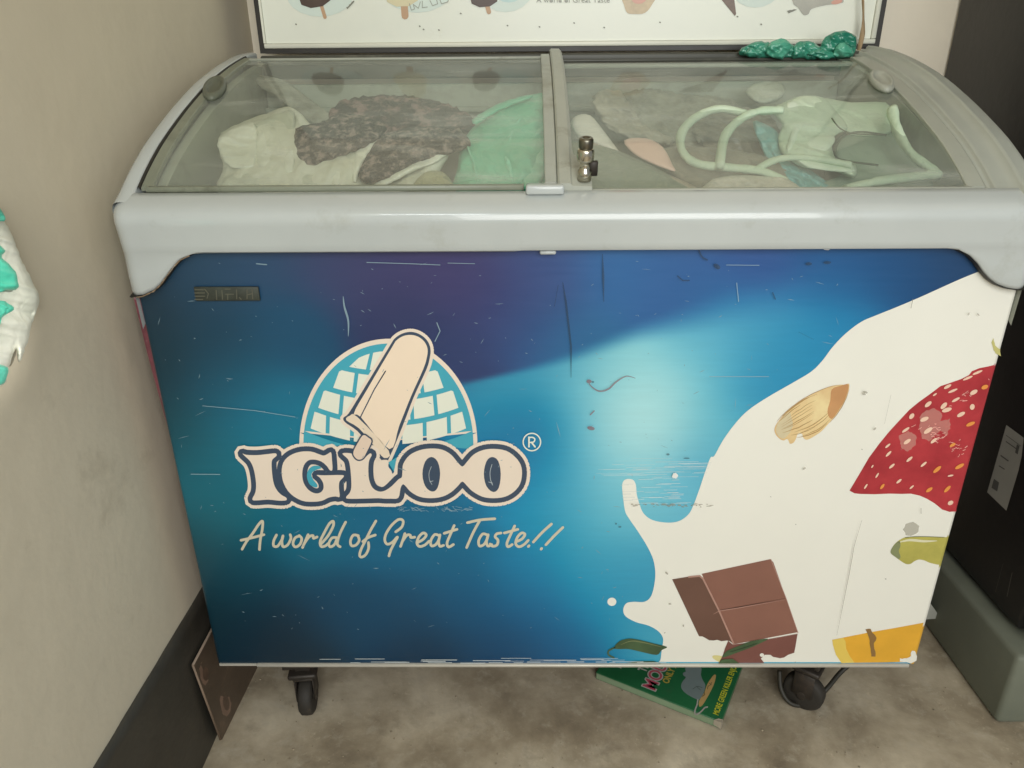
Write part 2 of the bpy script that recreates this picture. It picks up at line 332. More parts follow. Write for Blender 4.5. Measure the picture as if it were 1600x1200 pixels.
# chocolate
ch1 = P('print_chocolate', 134, 92, 78, scale=14, var=.08); ch2 = P('print_chocolate_dark', 104, 74, 62, scale=10, var=.12); ch3 = P('print_chocolate_edge', 176, 136, 122); ch4 = P('print_chocolate_base', 118, 74, 66, scale=12, var=.1); gr = P('print_leaf', 66, 88, 58, scale=30, var=.3); gr2 = P('print_leaf_light', 112, 122, 84)
pprint('chocolate_print', [
 ([ZC([(735,170),(1240,62),(1262,85),(1355,350),(1440,600),(965,690)])], ch1, 1),
 ([ZC([(518,210),(640,190),(720,185),(740,200),(975,690),(940,664),(920,660),(880,665),(850,655),(820,660),(790,658),(760,640),(740,630),(715,628)])], ch2, 2),
 ([ZC([(930,662),(965,690),(1100,672),(1440,610),(1425,700),(1415,750),(1370,765),(1340,785),(1310,790),(1260,780),(1240,765),(1200,765),(1170,792),(1195,825),(860,825),(890,770),(905,720)])], ch4, 2),
 (ribbon(ZC([(640,192),(720,184),(745,205),(860,435),(970,685)]), 2.6), ch3, 3), 
 (ribbon(ZC([(820,465),(862,442),(1000,420),(1352,358)]), 1.3, taper=True)+ribbon(ZC([(1220,652),(1440,610)]), 1.2, taper=True)+ribbon(ZC([(1244,64),(1355,350),(1442,602)]), 1.1), ch3, 4),
 (ribbon(ZC([(860,436),(1000,414),(1350,348)]), .9, taper=True), P('print_groove', 70, 44, 40), 4),
 ([disc(*ZC([(1177,765)])[0], 3.3, 2.8)], milk, 4)])
pprint('leaf_print', [
 ([spline(ZC([(90,715),(130,665),(200,645),(280,655),(380,680),(480,706),(440,730),(405,765),(300,745),(200,722),(140,722)]), True, 3)], gr, 3),
 (ribbon(spline(ZC([(95,712),(52,735),(52,765),(90,785)])), 2.6), gr, 3),
 (ribbon(spline(ZC([(140,690),(220,662),(320,676),(440,706)])), 1.8, taper=True), gr2, 4),
 ])
pprint('leaf_print', [
 ([spline(ZC([(1222,645),(1100,662),(1000,700),(920,735),(888,782),(980,752),(1080,715),(1160,680)]), True, 3)], gr, 5),
 (ribbon(spline(ZC([(940,742),(1040,712),(1150,675)])), 1.5, taper=True), P('print_leaf_dark', 38, 56, 36), 6),
 ([ZC([(858,824),(880,797),(960,790),(1010,824)])], gr, 7)])
pprint('leaf_print', [([ZC([(180,825),(260,811),(380,809),(440,826)])], gr, 5)])
# almond
am = P('print_almond', 214, 172, 112); 
am = mat('print_almond', S(196, 146, 92), .4, var=.1, scale=14, stretch=(1, 1, 1), col2=S(232, 212, 160))
am_o = spline(ZA([(1300,172),(1240,186),(1180,185),(1050,205),(900,260),(750,330),(600,420),(480,520),(380,620),(300,720),(265,800),(280,870),(330,930),(390,960),(440,940),(462,965),(480,1005),(530,990),(565,935),(585,875),(620,855),(655,880),(668,925),(720,950),(820,900),(920,830),(1030,710),(1120,610),(1200,490),(1260,370),(1300,250)]), True, 3)
st = []
for i in range(16):
    a = random.uniform(-.35, .55); l0 = random.uniform(.05, .3); ln = random.uniform(.25, .55)
    ax0 = Vector((1212, 672)); ax1 = Vector((1322, 604)); d = ax1-ax0; q = Vector((-d.y, d.x))*.5
    pts = [tuple(ax0+d*t+q*(a*math.sin(math.pi*(.15+.8*t)))+Vector((0, random.uniform(-.7, .7)))) for t in np.linspace(l0, min(.85, l0+ln), 7)]
    st += ribbon(pts, random.uniform(.7, 1.6), taper=True)
pprint('almond_print', [([am_o], am, 1), ([spline(ZA([(1295,185),(1180,200),(1060,250),(1040,400),(1000,560),(1060,660),(1180,500),(1250,370)]), True, 3)], P('print_almond_tip', 206, 150, 100, var=.1, scale=20, alpha=.65), 2),
  ([spline(ZA([(300,740),(360,660),(470,560),(500,640),(520,760),(440,900),(360,930),(290,850)]), True, 3)], P('print_almond_pale', 232, 224, 190, var=.06, scale=20, alpha=.6), 2), (st, P('print_almond_stripe', 184, 148, 92, alpha=.6), 3),
  (ribbon(spline(ZA([(480,520),(600,420),(750,330),(900,260),(1050,205),(1180,185)])), .7, taper=True)+ribbon(ZA([(1300,250),(1260,370),(1200,490),(1120,610),(1030,710)]), .8, taper=True), P('print_almond_line', 158, 120, 84), 4)])
# strawberry
red = mat('print_strawberry', S(150, 36, 46), .38, col2=S(190, 58, 64), scale=16); seedw = P('print_seed_pale', 232, 196, 172); seedo = P('print_seed_orange', 226, 146, 70); pk = P('print_pink_shine', 222, 160, 148, alpha=.45)
st_o = ZS([(30,970),(90,870),(160,750),(230,655),(300,570),(360,505),(430,430),(490,380),(560,330),(640,270),(700,250),(780,222),(830,196),(850,170),(900,150),(960,138)])
st_o += [(redge(570), 570)]+[(redge(v), v) for v in range(590, 798, 15)]+ZS([(745,1108),(700,1112),(650,1096),(600,1055),(550,1025),(500,1003),(440,990),(380,992),(300,990),(200,994),(100,992),(65,988)])
sw = [(555,390,28,13,-.7),(680,428,34,14,-.3),(445,470,22,14,-.9),(775,458,30,13,-.5),(530,490,30,14,-.4),(860,310,28,14,-.5),(660,400,28,14,-.8),(555,566,34,14,-.6),(405,562,30,9,-.6),(415,640,28,12,-.6),(592,634,26,10,-.7),(290,722,26,8,-.8),(285,668,22,7,-.7),(430,758,26,9,-.7),(312,804,24,8,-.7),(214,866,20,6,-1),(138,940,20,6,-1),(525,792,26,8,-.7),(685,272,28,10,-.5),(720,300,34,8,-.4),(740,360,30,9,-.5),(920,355,14,38,.1),(960,200,24,20,0),(885,178,36,8,-.4),(820,215,36,8,-.4),(850,408,16,20,.3),(360,905,22,8,-.7),(445,945,18,6,-.7),(705,1050,20,14,-.5),(182,806,12,5,-1),(600,325,16,6,-.6),(795,845,30,10,-.9),(705,868,20,6,-.2)]
so_ = [(933,275,24,14,-.4),(838,522,32,12,-.4),(718,662,22,10,-.5),(845,660,28,12,-.6),(615,826,34,12,-.7),(765,805,34,12,-.5),(248,940,22,9,-.9),(562,962,26,11,-.6),(683,957,30,11,-.8),(958,238,14,8,0),(815,798,24,7,-.3)]
zs = lambda q: disc(*ZS([(q[0], q[1])])[0], q[2]/4.286, q[3]/4.286, q[4], 14)
shine = [jag(ZS([(500,480),(540,430),(600,420),(650,450),(640,500),(700,490),(705,540),(680,600),(640,570),(600,600),(560,640),(520,620),(500,560)]), 1.2, 3), jag(ZS([(360,600),(420,570),(480,600),(470,660),(420,710),(380,690)]), 1, 3)]
crack = []
for _ in range(110):
    a = random.choice([(620, 620, 90, 50), (840, 190, 110, 50), (700, 330, 160, 90), (760, 690, 90, 60), (600, 560, 60, 60), (460, 500, 140, 90), (700, 1040, 60, 40)])
    x = random.gauss(a[0], a[2]*.5); y = random.gauss(a[1], a[3]*.5)
    if y < 1010-.0*x and x < 960 and y > 560-(x-300)*.62+60 and (x+ (y-130)*.29) < 1010:
        th = random.uniform(-1, .4); l = random.uniform(8, 32); crack += ribbon(ZS([(x, y), (x+l*.5*math.cos(th), y+l*.5*math.sin(th)+random.uniform(-6, 6)), (x+l*math.cos(th), y+l*math.sin(th))]), random.uniform(.5, 1.4))
lim = lambda polys: [p for p in polys if all(x < redge(y)-.3 for x, y in p)]
pprint('strawberry_print', [([st_o], red, 1), (lim(shine), pk, 2), (lim(crack), P('print_crackle', 222, 160, 150), 3), (lim([zs(q) for q in sw]), seedw, 4), (lim([zs(q) for q in so_]), seedo, 5)])
# fruit slices
kw_ = P('print_lime_slice', 176, 168, 84, scale=18, var=.2); kd = P('print_lime_rim', 130, 136, 96); yl = P('print_mango', 224, 168, 52, scale=9, var=.12); yl2 = P('print_mango_pale', 226, 196, 92)
pprint('lime_slice_print', [
 ([spline(ZK([(745,1070),(755,1040),(775,1015),(800,997),(830,985),(900,981),(950,980),(1000,982)]), n=3)+[(redge(839), 839)]+[(redge(v), v) for v in (850, 865, 882)]+spline(ZK([(1005,1136),(960,1125),(930,1112),(900,1108),(875,1118),(855,1132),(830,1132),(805,1118),(780,1100)]), n=3)], kw_, 1),
 ([spline(ZK([(745,1070),(755,1040),(790,1005),(800,1030),(790,1060),(800,1090),(790,1105),(770,1092)]), True, 3)], kd, 2),
 (ribbon(spline(ZK([(790,1012),(850,1000),(930,1006),(1000,1004)])), 4, taper=True), P('print_slice_pale', 216, 212, 178), 2),
 (ribbon(spline(ZK([(825,985),(900,980),(1040,984)])), .8), P('print_dark_line', 80, 84, 70), 3),
 ])
pprint('smudge_print', [
 ([jag(ZK([(812,940),(830,912),(870,900),(905,920),(900,955),(860,980),(830,975)]), 1, 4)], P('print_smudge', 176, 172, 156, alpha=.45), 2),
 ])
pprint('mango_slice_print', [
 ([ZY([(0,512),(60,500),(200,472),(330,450),(470,424)])+[(redge(972.5), 972.5)]+[(redge(v), v) for v in (985, 1000, 1020)]+ZY([(432,615),(420,628),(300,633),(50,636),(20,592),(4,540)])], yl, 1),
 ([ZY([(0,512),(60,500),(72,520),(75,560),(95,600),(120,634),(50,636),(20,592),(4,540)])], yl2, 2),
 ([jag(ZY([(180,455),(208,452),(215,470),(240,500),(225,530),(232,600),(212,603),(205,560),(196,500)]), .8, 4)], P('print_brown_drip', 138, 106, 62), 3),
 ([jag(ZY([(360,625),(362,610),(400,612),(420,600),(425,570),(440,568),(455,600),(452,620),(425,634)]), .8, 3)], milk, 3),
 ])
pprint('sprout_print', [
 ([jag([(1548,535),(1552,528),(1556,542),(1562,545),(1563,556),(1555,552)], .8, 3)], P('print_sprout', 190, 184, 116), 2)])

# igloo dome and ice cream bar of the emblem
def dome(t, s): return (607+139*s*math.cos(t), 694-165*s*math.sin(t))
ell = lambda s: [dome(t, s) for t in np.linspace(-.05, math.pi+.05, 60)]
bricks = []
def crv(x, y0): return y0-.0017*(x-607)**2
rows = [545, 583, 622, 661, 698]
for ri in range(len(rows)-1):
    yt, yb = rows[ri]+4, rows[ri+1]-4
    js = np.arange(-4, 5)+(.5 if ri % 2 else 0)
    for a, b_ in zip(js[:-1], js[1:]):
        def ex(j, y):
            k = math.sqrt(max(0, 1-((694-y)/165)**2)) if y < 694 else 1; return 607+j*38*(.45+.55*k)
        poly = []
        for s in np.linspace(0, 1, 5): x = ex(a, yt)+3+(ex(b_, yt)-ex(a, yt)-6)*s; poly.append((x, crv(x, yt)))
        for s in np.linspace(1, 0, 5): x = ex(a, yb)+3+(ex(b_, yb)-ex(a, yb)-6)*s; poly.append((x, crv(x, yb)))
        q = []
        for x, y in poly:                  # keep inside the dome
            dx, dy = (x-607)/139, (694-y)/165; rr = math.hypot(dx, dy)
            if rr > .885: x = 607+(x-607)*.885/rr; y = 694-(694-y)*.885/rr
            q.append((x, y))
        A = abs(sum(q[i][0]*q[(i+1) % 10][1]-q[(i+1) % 10][0]*q[i][1] for i in range(10)))/2
        if A > 60: bricks.append(q)
base = [(x, crv(x, 708)) for x in np.linspace(745, 469, 20)]
bar_o = spline(Z1([(775,290),(798,256),(830,236),(865,230),(900,240),(930,265),(944,300),(940,340),(925,390),(870,510),(820,640),(770,760),(745,795),(700,740),(630,660),(570,615),(592,590),(660,480)]), True, 4)
pprint('igloo_emblem_print', [
 ([ell(1.0)[::1]+base], white, 1), ([ell(.955)+[(x, crv(x, 702)) for x in np.linspace(738, 476, 20)]], teal, 2), (bricks, ice, 3),
 ([bar_o]+ribbon(bar_o, 15, True), white, 4), ([bar_o]+ribbon(bar_o, 5, True), navy, 5),
 ([spline(Z1([(780,290),(800,260),(830,241),(865,236),(898,245),(925,268),(938,300),(934,340),(918,390),(865,508),(812,640),(768,745),(640,602),(610,585),(668,480)]), True, 4)], P('print_bar_cream', 238, 218, 194), 6),
 ([spline(Z1([(575,616),(592,596),(625,602),(765,752),(744,785),(700,732),(632,652)]), True, 3)], P('print_bar_cream_end', 230, 212, 188), 6),
 (ribbon(Z1([(750,398),(700,480),(638,604)]), 1.8), navy, 7), (ribbon(Z1([(752,396),(730,432)]), .9), navy, 7)])
# IGLOO lettering
I_ = Z3([(170,270),(205,281),(300,284),(400,274),(465,268),(474,290),(440,320),(430,360),(435,450),(450,540),(480,600),(520,640),(560,663),(560,686),(500,690),(400,681),(300,688),(262,685),(262,664),(284,620),(292,560),(285,480),(268,400),(240,340),(200,300)])
G_ = Z3([(960,260),(968,330),(972,415),(948,418),(925,385),(880,345),(820,325),(760,330),(718,375),(703,450),(715,530),(760,595),(820,625),(868,615),(892,580),(888,530),(860,485),(832,462),(900,464),(1060,462),(1068,482),(1035,520),(1030,580),(1036,655),(1000,652),(940,662),(880,690),(800,700),(700,690),(600,630),(540,540),(520,440),(535,350),(590,290),(680,255),(780,252),(850,275),(895,288),(935,270)])
LO = Z3([(1060,270),(1130,267),(1200,292),(1245,318),(1285,285),(1310,268),(1322,285),(1300,330),(1292,400),(1298,500),(1330,575),(1385,608),(1440,600),(1500,560),(1560,500),(1590,480),(1596,420)])+Z4([(175,360),(230,285),(320,240),(420,225),(520,235),(600,280),(660,350),(702,385),(745,340),(800,280),(880,240),(980,228),(1090,245),(1170,300),(1220,370),(1232,450),(1215,540),(1160,610),(1080,655),(980,668),(880,655),(790,605),(740,555),(700,520),(660,560),(600,615),(520,655),(420,668),(320,655),(240,610),(195,560),(170,545),(150,580),(130,665),(60,672),(0,672)])+Z3([(1380,668),(1240,672),(1110,672),(1095,655),(1125,620),(1140,570),(1138,480),(1128,380),(1110,320)])
fills = [spline(p, True, 3) for p in (I_, G_, LO)]
notch = [(x, y) for x, y in Z3([(1150,300),(1300,330),(1340,250),(1500,180),(1560,330),(1560,450),(1440,560),(1340,520),(1310,420)])]
lay = [(fills+sum([ribbon(f, 26, True) for f in fills], []), white, 8), (fills+sum([ribbon(f, 15.5, True) for f in fills], []), navy, 9), (fills, white, 10),
 ([spline(Z4([(425,300),(370,340),(345,450),(370,560),(430,608),(480,575),(503,450),(480,340)]), True, 3), spline(Z4([(965,300),(915,340),(892,450),(915,560),(975,612),(1025,575),(1043,450),(1020,335)]), True, 3)], navy, 11),
 ([spline(Z3([(872,400),(850,380),(795,383),(755,420),(746,480),(770,545),(822,572),(838,560),(832,540),(800,500),(785,460),(800,430),(840,410)]), True, 3)], teal, 11),
 ([spline(Z3([(1345,360),(1400,330),(1470,330),(1470,385),(1500,430),(1500,490),(1440,555),(1400,565),(1355,520),(1338,440)]), True, 3)], white, 10.5), 
 ([Z3([(1470,350),(1545,300),(1520,430)])], teal, 11),
 (ribbon(spline(Z4([(425,385),(405,440),(408,500),(430,545)])), .7)+ribbon(Z4([(412,520),(440,512)]), .8)+ribbon(spline(Z4([(965,365),(948,430),(952,500),(970,550)])), .8)+ribbon(Z4([(935,522),(970,532)]), .8), P('print_scratch', 188, 196, 200), 12)]
# stick of the bar in front of the letters
stick = spline(Z3([(1245,105),(1290,125),(1320,160),(1280,250),(1245,310),(1200,322),(1165,290),(1160,250),(1195,180)]), True, 3)
lay += [([stick]+ribbon(stick, 4.5, True), navy, 11.5), ([stick], P('print_stick', 226, 204, 184), 12)]
endc = spline(Z3([(1245,100),(1330,190),(1440,310),(1470,250),(1480,200),(1380,90),(1290,20)]), True, 3)
pprint('logo_lettering', lay)
# registered mark
rr = [disc(831, 689.5, 14.6, n=40)]
ring = ribbon(disc(831, 689.5, 13.6, n=40), 2.0, True)
Rl = Z4([(1290,125),(1290,215)]); 
pprint('registered_mark', [(ring, ice, 8), (ribbon([(826.5,682),(826.5,697)], 2.6)+ribbon(spline([(826.5,682.5),(832,682.3),(835.4,684.6),(834.6,688.6),(831,690),(826.5,690)]), 2.2)+ribbon([(830.5,690),(836,697)], 2.6), ice, 8)])
# slogan strokes
s3 = [[(163,1130),(200,1065),(260,985),(310,910),(345,880),(343,950),(325,1050),(318,1133)],[(153,1050),(250,1028),(358,1000)],
 [(470,1003),(445,1055),(445,1100),(480,1102),(515,1050),(528,1010),(518,1065),(530,1108),(570,1090),(598,1035),(592,1000)],[(672,1012),(635,1030),(617,1080),(640,1110),(680,1085),(695,1035),(672,1008)],
 [(752,1000),(728,1055),(702,1115)],[(720,1075),(760,1020),(795,1008),(800,1032),(832,1020)],
 [(865,1085),(930,1010),(975,925),(975,880),(940,905),(895,985),(860,1060),(868,1105),(905,1100),(930,1080)],
 [(1005,1025),(965,1030),(938,1075),(948,1108),(985,1090),(1010,1035)],[(1087,888),(1045,970),(1018,1045),(1015,1090),(1038,1108)],
 [(1200,1008),(1155,1005),(1130,1055),(1140,1098),(1180,1092),(1208,1050),(1195,1008)],
 [(1357,878),(1315,950),(1270,1040),(1225,1130),(1212,1185),(1232,1200),(1268,1175),(1292,1120),(1290,1070)],[(1240,1062),(1290,1025),(1352,1003)]]
s4 = [[(105,975),(160,930),(170,875),(130,865),(70,915),(20,990),(8,1050),(30,1085),(75,1068),(110,1030),(120,1025),(90,1080),(60,1140),(45,1190)],
 [(187,990),(168,1050),(148,1105)],[(165,1060),(205,1005),(235,1005),(240,1025),(275,1022)],
 [(300,1070),(350,1042),(378,1003),(350,985),(312,1020),(294,1075),(318,1105),(365,1092),(402,1058)],
 [(492,1008),(452,1000),(418,1055),(425,1100),(462,1088),(490,1045),(500,1002),(488,1065),(500,1103),(532,1095)],
 [(627,918),(592,1000),(563,1075),(578,1110),(620,1088)],[(538,988),(652,952)],
 [(745,893),(860,868),(990,858)],[(852,880),(805,965),(768,1045),(738,1115)],
 [(918,1000),(880,995),(846,1050),(853,1100),(892,1088),(920,1040),(930,1000),(915,1065),(928,1102),(962,1088)],
 [(1045,985),(1008,992),(992,1018),(1018,1050),(1008,1092),(970,1103),(948,1083)],
 [(1167,922),(1130,1000),(1098,1075),(1108,1108),(1145,1088)],[(1075,985),(1195,952)],
 [(1182,1062),(1232,1038),(1258,998),(1228,985),(1190,1025),(1176,1080),(1205,1108),(1250,1088),(1288,1050)],
 [(1495,905),(1410,982),(1333,1066)],[(1295,1098),(1288,1106)],[(1597,935),(1522,1008),(1445,1090)],[(1408,1122),(1402,1130)]]
rib = []
for q in s3: rib += ribbon(spline(Z3(q), n=5), 4.1)
for q in s4: rib += ribbon(spline(Z4(q), n=5), 4.1)
pprint('slogan_lettering', [(rib, white2, 1)])
# wear: scratches, specks, stains
scr, dark, grey, glare = [], [], [], []
for _ in range(330):
    x = random.uniform(235, 1330); y = random.uniform(400, 1025)
    t = random.gauss(0, .5) if random.random() < .6 else random.uniform(0, 3.14); l = random.expovariate(1/3.2)+.8
    if random.random() < .08: l *= 3.5
    if y > 985+0*x or x < 222+(y-460)*.235 or y < 455 and x < 300+0*y: continue
    if x > np.interp(y, [430, 500, 600, 700, 780, 830, 1030], [1490, 1330, 1215, 1095, 980, 990, 1000]): continue
    p = [(x, y), (x+l*.5*math.cos(t), y+l*.5*math.sin(t)+random.uniform(-.5, .5)), (x+l*math.cos(t), y+l*math.sin(t))]
    scr += ribbon(p, random.uniform(.45, 1.3), taper=True)
scr += ribbon([(318,632.5),(400,640),(462,650)], 1.0)+ribbon([(300,739),(345,739.5)], 1.2)+ribbon([(683,503),(688,516),(680,532)], 1.5)+ribbon(spline([(537,462),(539,478),(545,500),(545,524)]), 3.2, taper=True)
scr += ribbon([(574,409),(640,411),(688,413)], 1.2)+ribbon([(700,410),(742,411)], 1)+ribbon([(402,411),(418,412.5)], 1.6)+ribbon([(1134,413),(1185,413.5)], 1)+ribbon([(1150,441),(1153,470)], 1.2)+ribbon([(1108,587),(1200,587)], 1)
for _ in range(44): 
    y = random.gauss(731, 6); x0 = random.uniform(930, 1085); l = random.uniform(8, 70); x1 = min(x0+l, 1107-(y-731)*.4); glare += ribbon([(x0, y), (x1, y-.6)], random.uniform(.6, 1.9), taper=True)  # scratch streak; near-white colour paints the light the scratches catch
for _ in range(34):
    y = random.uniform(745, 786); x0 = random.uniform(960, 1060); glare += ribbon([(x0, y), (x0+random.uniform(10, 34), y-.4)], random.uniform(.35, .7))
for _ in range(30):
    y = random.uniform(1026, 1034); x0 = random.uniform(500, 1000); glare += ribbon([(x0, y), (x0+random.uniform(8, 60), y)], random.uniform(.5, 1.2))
for _ in range(40):
    x = random.uniform(620, 735); scr += ribbon([(x, random.uniform(789, 798)), (x+random.uniform(3, 14), random.uniform(789, 798))], .6)
dark += ribbon(spline([(1091,390),(1096,400),(1104,405)]), 2.6)+[disc(1119,415,6,3.5,.6)]+ribbon([(1058,430),(1066,437),(1076,437)], 2)+[disc(1262,411,5,2.5),disc(1291,409,6,2.2)]
dark += ribbon([(941,396),(942,430),(943,470)], 3.6, taper=True)+ribbon([(872,444),(866,478)], 2.4, taper=True)+ribbon([(879,440),(884,470),(892,540),(892,588)], 3.2, taper=True)+ribbon([(1206,456),(1210,466)], 2)
dark += ribbon([(1246,517),(1270,529)], 1.6, taper=True)+[disc(926,595,2,1.6),disc(1043,708,2.6,1.6),disc(1072,714,5,1,0),disc(962,816,1.5),disc(968,821,2.5,1.2)]
for x, y, l in [(1255,730,3),(1350,611,4),(1348,614,3),(1365,668,3),(1511,489,2.5),(1526,490,2.6),(1041,893,3),(1046,941,2.4),(1067,975,2.2),(1038,986,1.2),(1124,920,1),(1242,817,1),(1382,902,1.4),(1241,1032,1.2),(1203,774,1),(1406,700,1),(1345,700,1.2)]: grey.append(disc(x, y, l, l*.5, random.uniform(0, 3), 8))
grey += ribbon([(1345,810),(1333,850),(1326,890),(1318,930),(1306,990)], 1.3, taper=True)+ribbon([(1390,615),(1380,660)], 1.2, taper=True)+ribbon([(1424,466),(1421,480)], 1)+ribbon([(1437,792),(1400,838),(1330,850)][:1]+[(1437,800)], 1)
red_ = ribbon(spline([(918,591),(922,600),(935,609),(950,606),(962,595),(978,586),(992,589)]), 2.6, taper=True)+[disc(920,594,4,3),disc(923,667,6,3,.2)]+ribbon([(922,646),(928,640)], 2)
for _ in range(44): x = random.uniform(985, 1118); y = 787+random.gauss(0, 1.3); grey.append(disc(x, y, random.uniform(1, 4), random.uniform(.5, 1.3), 0, 8))
pprint('scratches', [(scr, P('bare_scratch', 158, 186, 198, alpha=.6), 13), (glare, P('bare_metal_scratch', 236, 244, 244, alpha=.6), 14)], kind='stuff')
pprint('stains', [(dark, P('dark_smear', 44, 64, 82, alpha=.55), 15), (grey, P('grey_mark', 150, 146, 130, alpha=.55), 16), (red_, P('rust_drip', 138, 108, 118, alpha=.7), 17)], kind='stuff')
cw = P('chip_white', 226, 226, 222)
pprint('peeled_chip', [([jag(disc(1054, 741, 4.5, 4.5), .8, 3)], cw, 15)])
pprint('peeled_chip', [([jag(disc(1290, 388, 5, 1.8), .6, 3)], cw, 15)])
# badge
bd = part('badge', bmesh_box((at(304,447,Y=0).x, -.0045, at(304,469,Y=0).z), (at(405,447,Y=0).x, -.001, at(304,447,Y=0).z), .0012, 2), mat('old_badge_metal', S(62, 66, 58), .5, .3, var=.3, scale=60))
lt = []
bx = lambda pts: [(304+a, 447+b) for a, b in pts]
for q in [[(3,4),(16,4)],[(3,9),(18,9)],[(3,14),(18,14)],[(3,19),(15,19)],[(18,3),(24,10),(22,17)],[(36,5),(37,19)],[(45,5),(46,19)],[(50,3),(58,3)],[(51,11),(63,11)],[(54,12),(54,19)],[(72,16),(75,19)],[(68,4),(68,18)],[(92,4),(93,18)],[(84,12),(93,10)],[(84,4),(84,18)]]: lt += ribbon(bx(q), 1.7)
me, ms = layer_mesh([(lt, mat('badge_relief', S(98, 98, 86), .4, .4), 0)], lambda x, y, l: (lambda p: (p.x, -.0049, p.z))(at(x, y, Y=0)))
obj('badge_lettering', me, ms, bd)

# -- rim
def sx(x, y): return x+max(0, y)*(.012+.045*x)
PY = [-.012, .0, .02, .1, .2, .3, .4, .5, .56]; PZ = [.882, .893, .908, .950, .988, 1.020, 1.043, 1.060, 1.064]
arc = lambda y: float(np.interp(y, PY, PZ))
def arcs(y):
    return .25*arc(y-.03)+.5*arc(y)+.25*arc(y+.03)
fprof = [(-.0150,.8335),(-.0163,.836),(-.0175,.845),(-.0190,.856),(-.0208,.866),(-.0215,.8705),(-.0213,.8735),(-.0205,.879),(-.017,.8845),(-.011,.8895),(-.003,.894),(.006,.898),(.014,.9015),(.0165,.900),(.017,.880)]
# flap outline: bottom z as function of x
def botz(x):
    l = np.interp(x, [-.492, -.485, -.47, -.455, -.445, -.435, -.425, -.415, -.400, -.385], [.780, .778, .7805, .787, .795, .806, .817, .826, .8325, .834])
    r = np.interp(x, [.515, .53, .545, .557, .567, .577, .588, .602, .615, .628, .640], [.835, .833, .826, .816, .805, .796, .789, .784, .782, .783, .786])
    return float(l if x < 0 else r)
xs = [-.490]+[-.4895, -.488, -.485]+list(np.linspace(-.48, -.38, 40))+list(np.linspace(-.36, .49, 90))+list(np.linspace(.50, .622, 46))+[.626, .6285, .630, .6305]
vs, fs = [], []
for x in xs:
    zb = botz(x); e = min(x+.490, .6305-x); rnd = 0 if e > .02 else .022*(1-math.sqrt(max(0, 1-((.02-e)/.02)**2)))
    n0 = 5
    for k in range(n0): t = k/n0; yy_ = (-.0004, -.008, -.012, -.0140, -.0148)[k]; tt = (0, 0, .02, .12, .5)[k]; vs.append((x, yy_+rnd*.9, zb+(.8325-zb)*tt if zb < .8325 else zb+.0001*k))
    for (y, z) in fprof: 
        zz = max(z, zb); vs.append((x, y+rnd, zz))
npf = len(fprof)+5
fs = [(i*npf+k, (i+1)*npf+k, (i+1)*npf+k+1, i*npf+k+1) for i in range(len(xs)-1) for k in range(npf-1)]
front_rim = mesh(vs, fs, smooth=True)
RG = mat('rim_grime', S(128, 124, 108), .6, alpha=.5, var=.2, scale=40)
def rimp(x, y, lv): p = at(x, y, Y=-.0222); return (p.x, -.0220-lv*.0003, p.z)
# side caps swept along the arc
ys = [-.004]+list(np.linspace(.0, .56, 50))
def sweep(section, sign, x0, yy=ys, zoff=0):
    vs, fs = [], []; n = len(section)
    for y in yy:
        for dx, dz in section: vs.append((sx(x0+dx*sign, y), y, arcs(y)+dz+zoff))
    for j in range(len(yy)-1):
        for i in range(n-1): fs.append((j*n+i, j*n+i+1, (j+1)*n+i+1, (j+1)*n+i))
    return mesh(vs, fs, smooth=True)
secL = [(.006,-.16),(.004,-.03),(.0005,-.018),(0,-.008),(.002,-.002),(.006,.0005),(.012,.001),(.018,0),(.0205,-.001),(.0215,-.004),(.0215,-.03)]
secR = [(.006,-.16),(.003,-.03),(0,-.015),(.0008,-.006),(.004,-.001),(.009,.0005),(.018,.001),(.022,.003),(.0265,.004),(.029,.002),(.031,-.002),(.040,-.003),(.050,-.0035),(.055,-.0025),(.0575,-.004),(.058,-.007),(.062,-.0075),(.064,-.007),(.064,-.04)]
capL = sweep(secL, 1, -.490); capR = sweep(secR, -1, .6305)
# lower skirts that close the flap sideways
side_flap = []
for sgn, x0 in ((1, -.490), (-1, .6305)):
    vs = []; 
    yy = np.linspace(.02, .56, 12)
    for y in yy: vs += [(x0+sgn*.004, y, .79+.05*min(1, y/.05)), (x0+sgn*.001, y, .80+.06*min(1, y/.05)), (x0+sgn*.0005, y, arcs(y)-.02)]
    side_flap.append(mesh(vs, [(j*3+i, j*3+i+1, (j+1)*3+i+1, (j+1)*3+i) for j in range(11) for i in range(2)], smooth=True))
part('rim_frame', join([front_rim]+side_flap), M['rim'])
part('end_cap', capL, M['rim']); part('end_cap', capR, M['rimdull'])
me = mesh([(x, -.0030, botz(x)-.0020) for x in xs[2:-2]]+[(x, -.0125, botz(x)-.0004) for x in xs[2:-2]]+[(x, -.001, botz(x)+.003) for x in xs[2:-2]], [(i+o, i+1+o, i+1+o+len(xs)-4, i+o+len(xs)-4) for o in (0, len(xs)-4) for i in range(len(xs)-5)])
part('rim_gasket', me, M['seal'])
wl = [(x, -.0143+.0004*noise.noise(Vector((x*300, 0, 0))), botz(x)-.0007) for x in np.linspace(-.478, -.402, 60)]
part('worn_edge', tube(wl, lambda t: .0009+.0006*noise.noise(Vector((t*22, 7, 0))), 6), mat('worn_gasket_edge', S(120, 100, 78), .6, var=.5, scale=160, dirt=S(206, 200, 190), dirt_scale=90, dirt_lo=.58))
part('rim_bump', bmesh_box((.025, -.012, .829), (.045, -.003, .8345), .002, 2), M['rim'])
# black seal line left
part('seal', sweep([(.0215,-.004),(.0225,-.0005),(.0245,-.0005),(.0255,-.004)], 1, -.490, [y for y in ys if .014 < y < .5]), M['seal'])
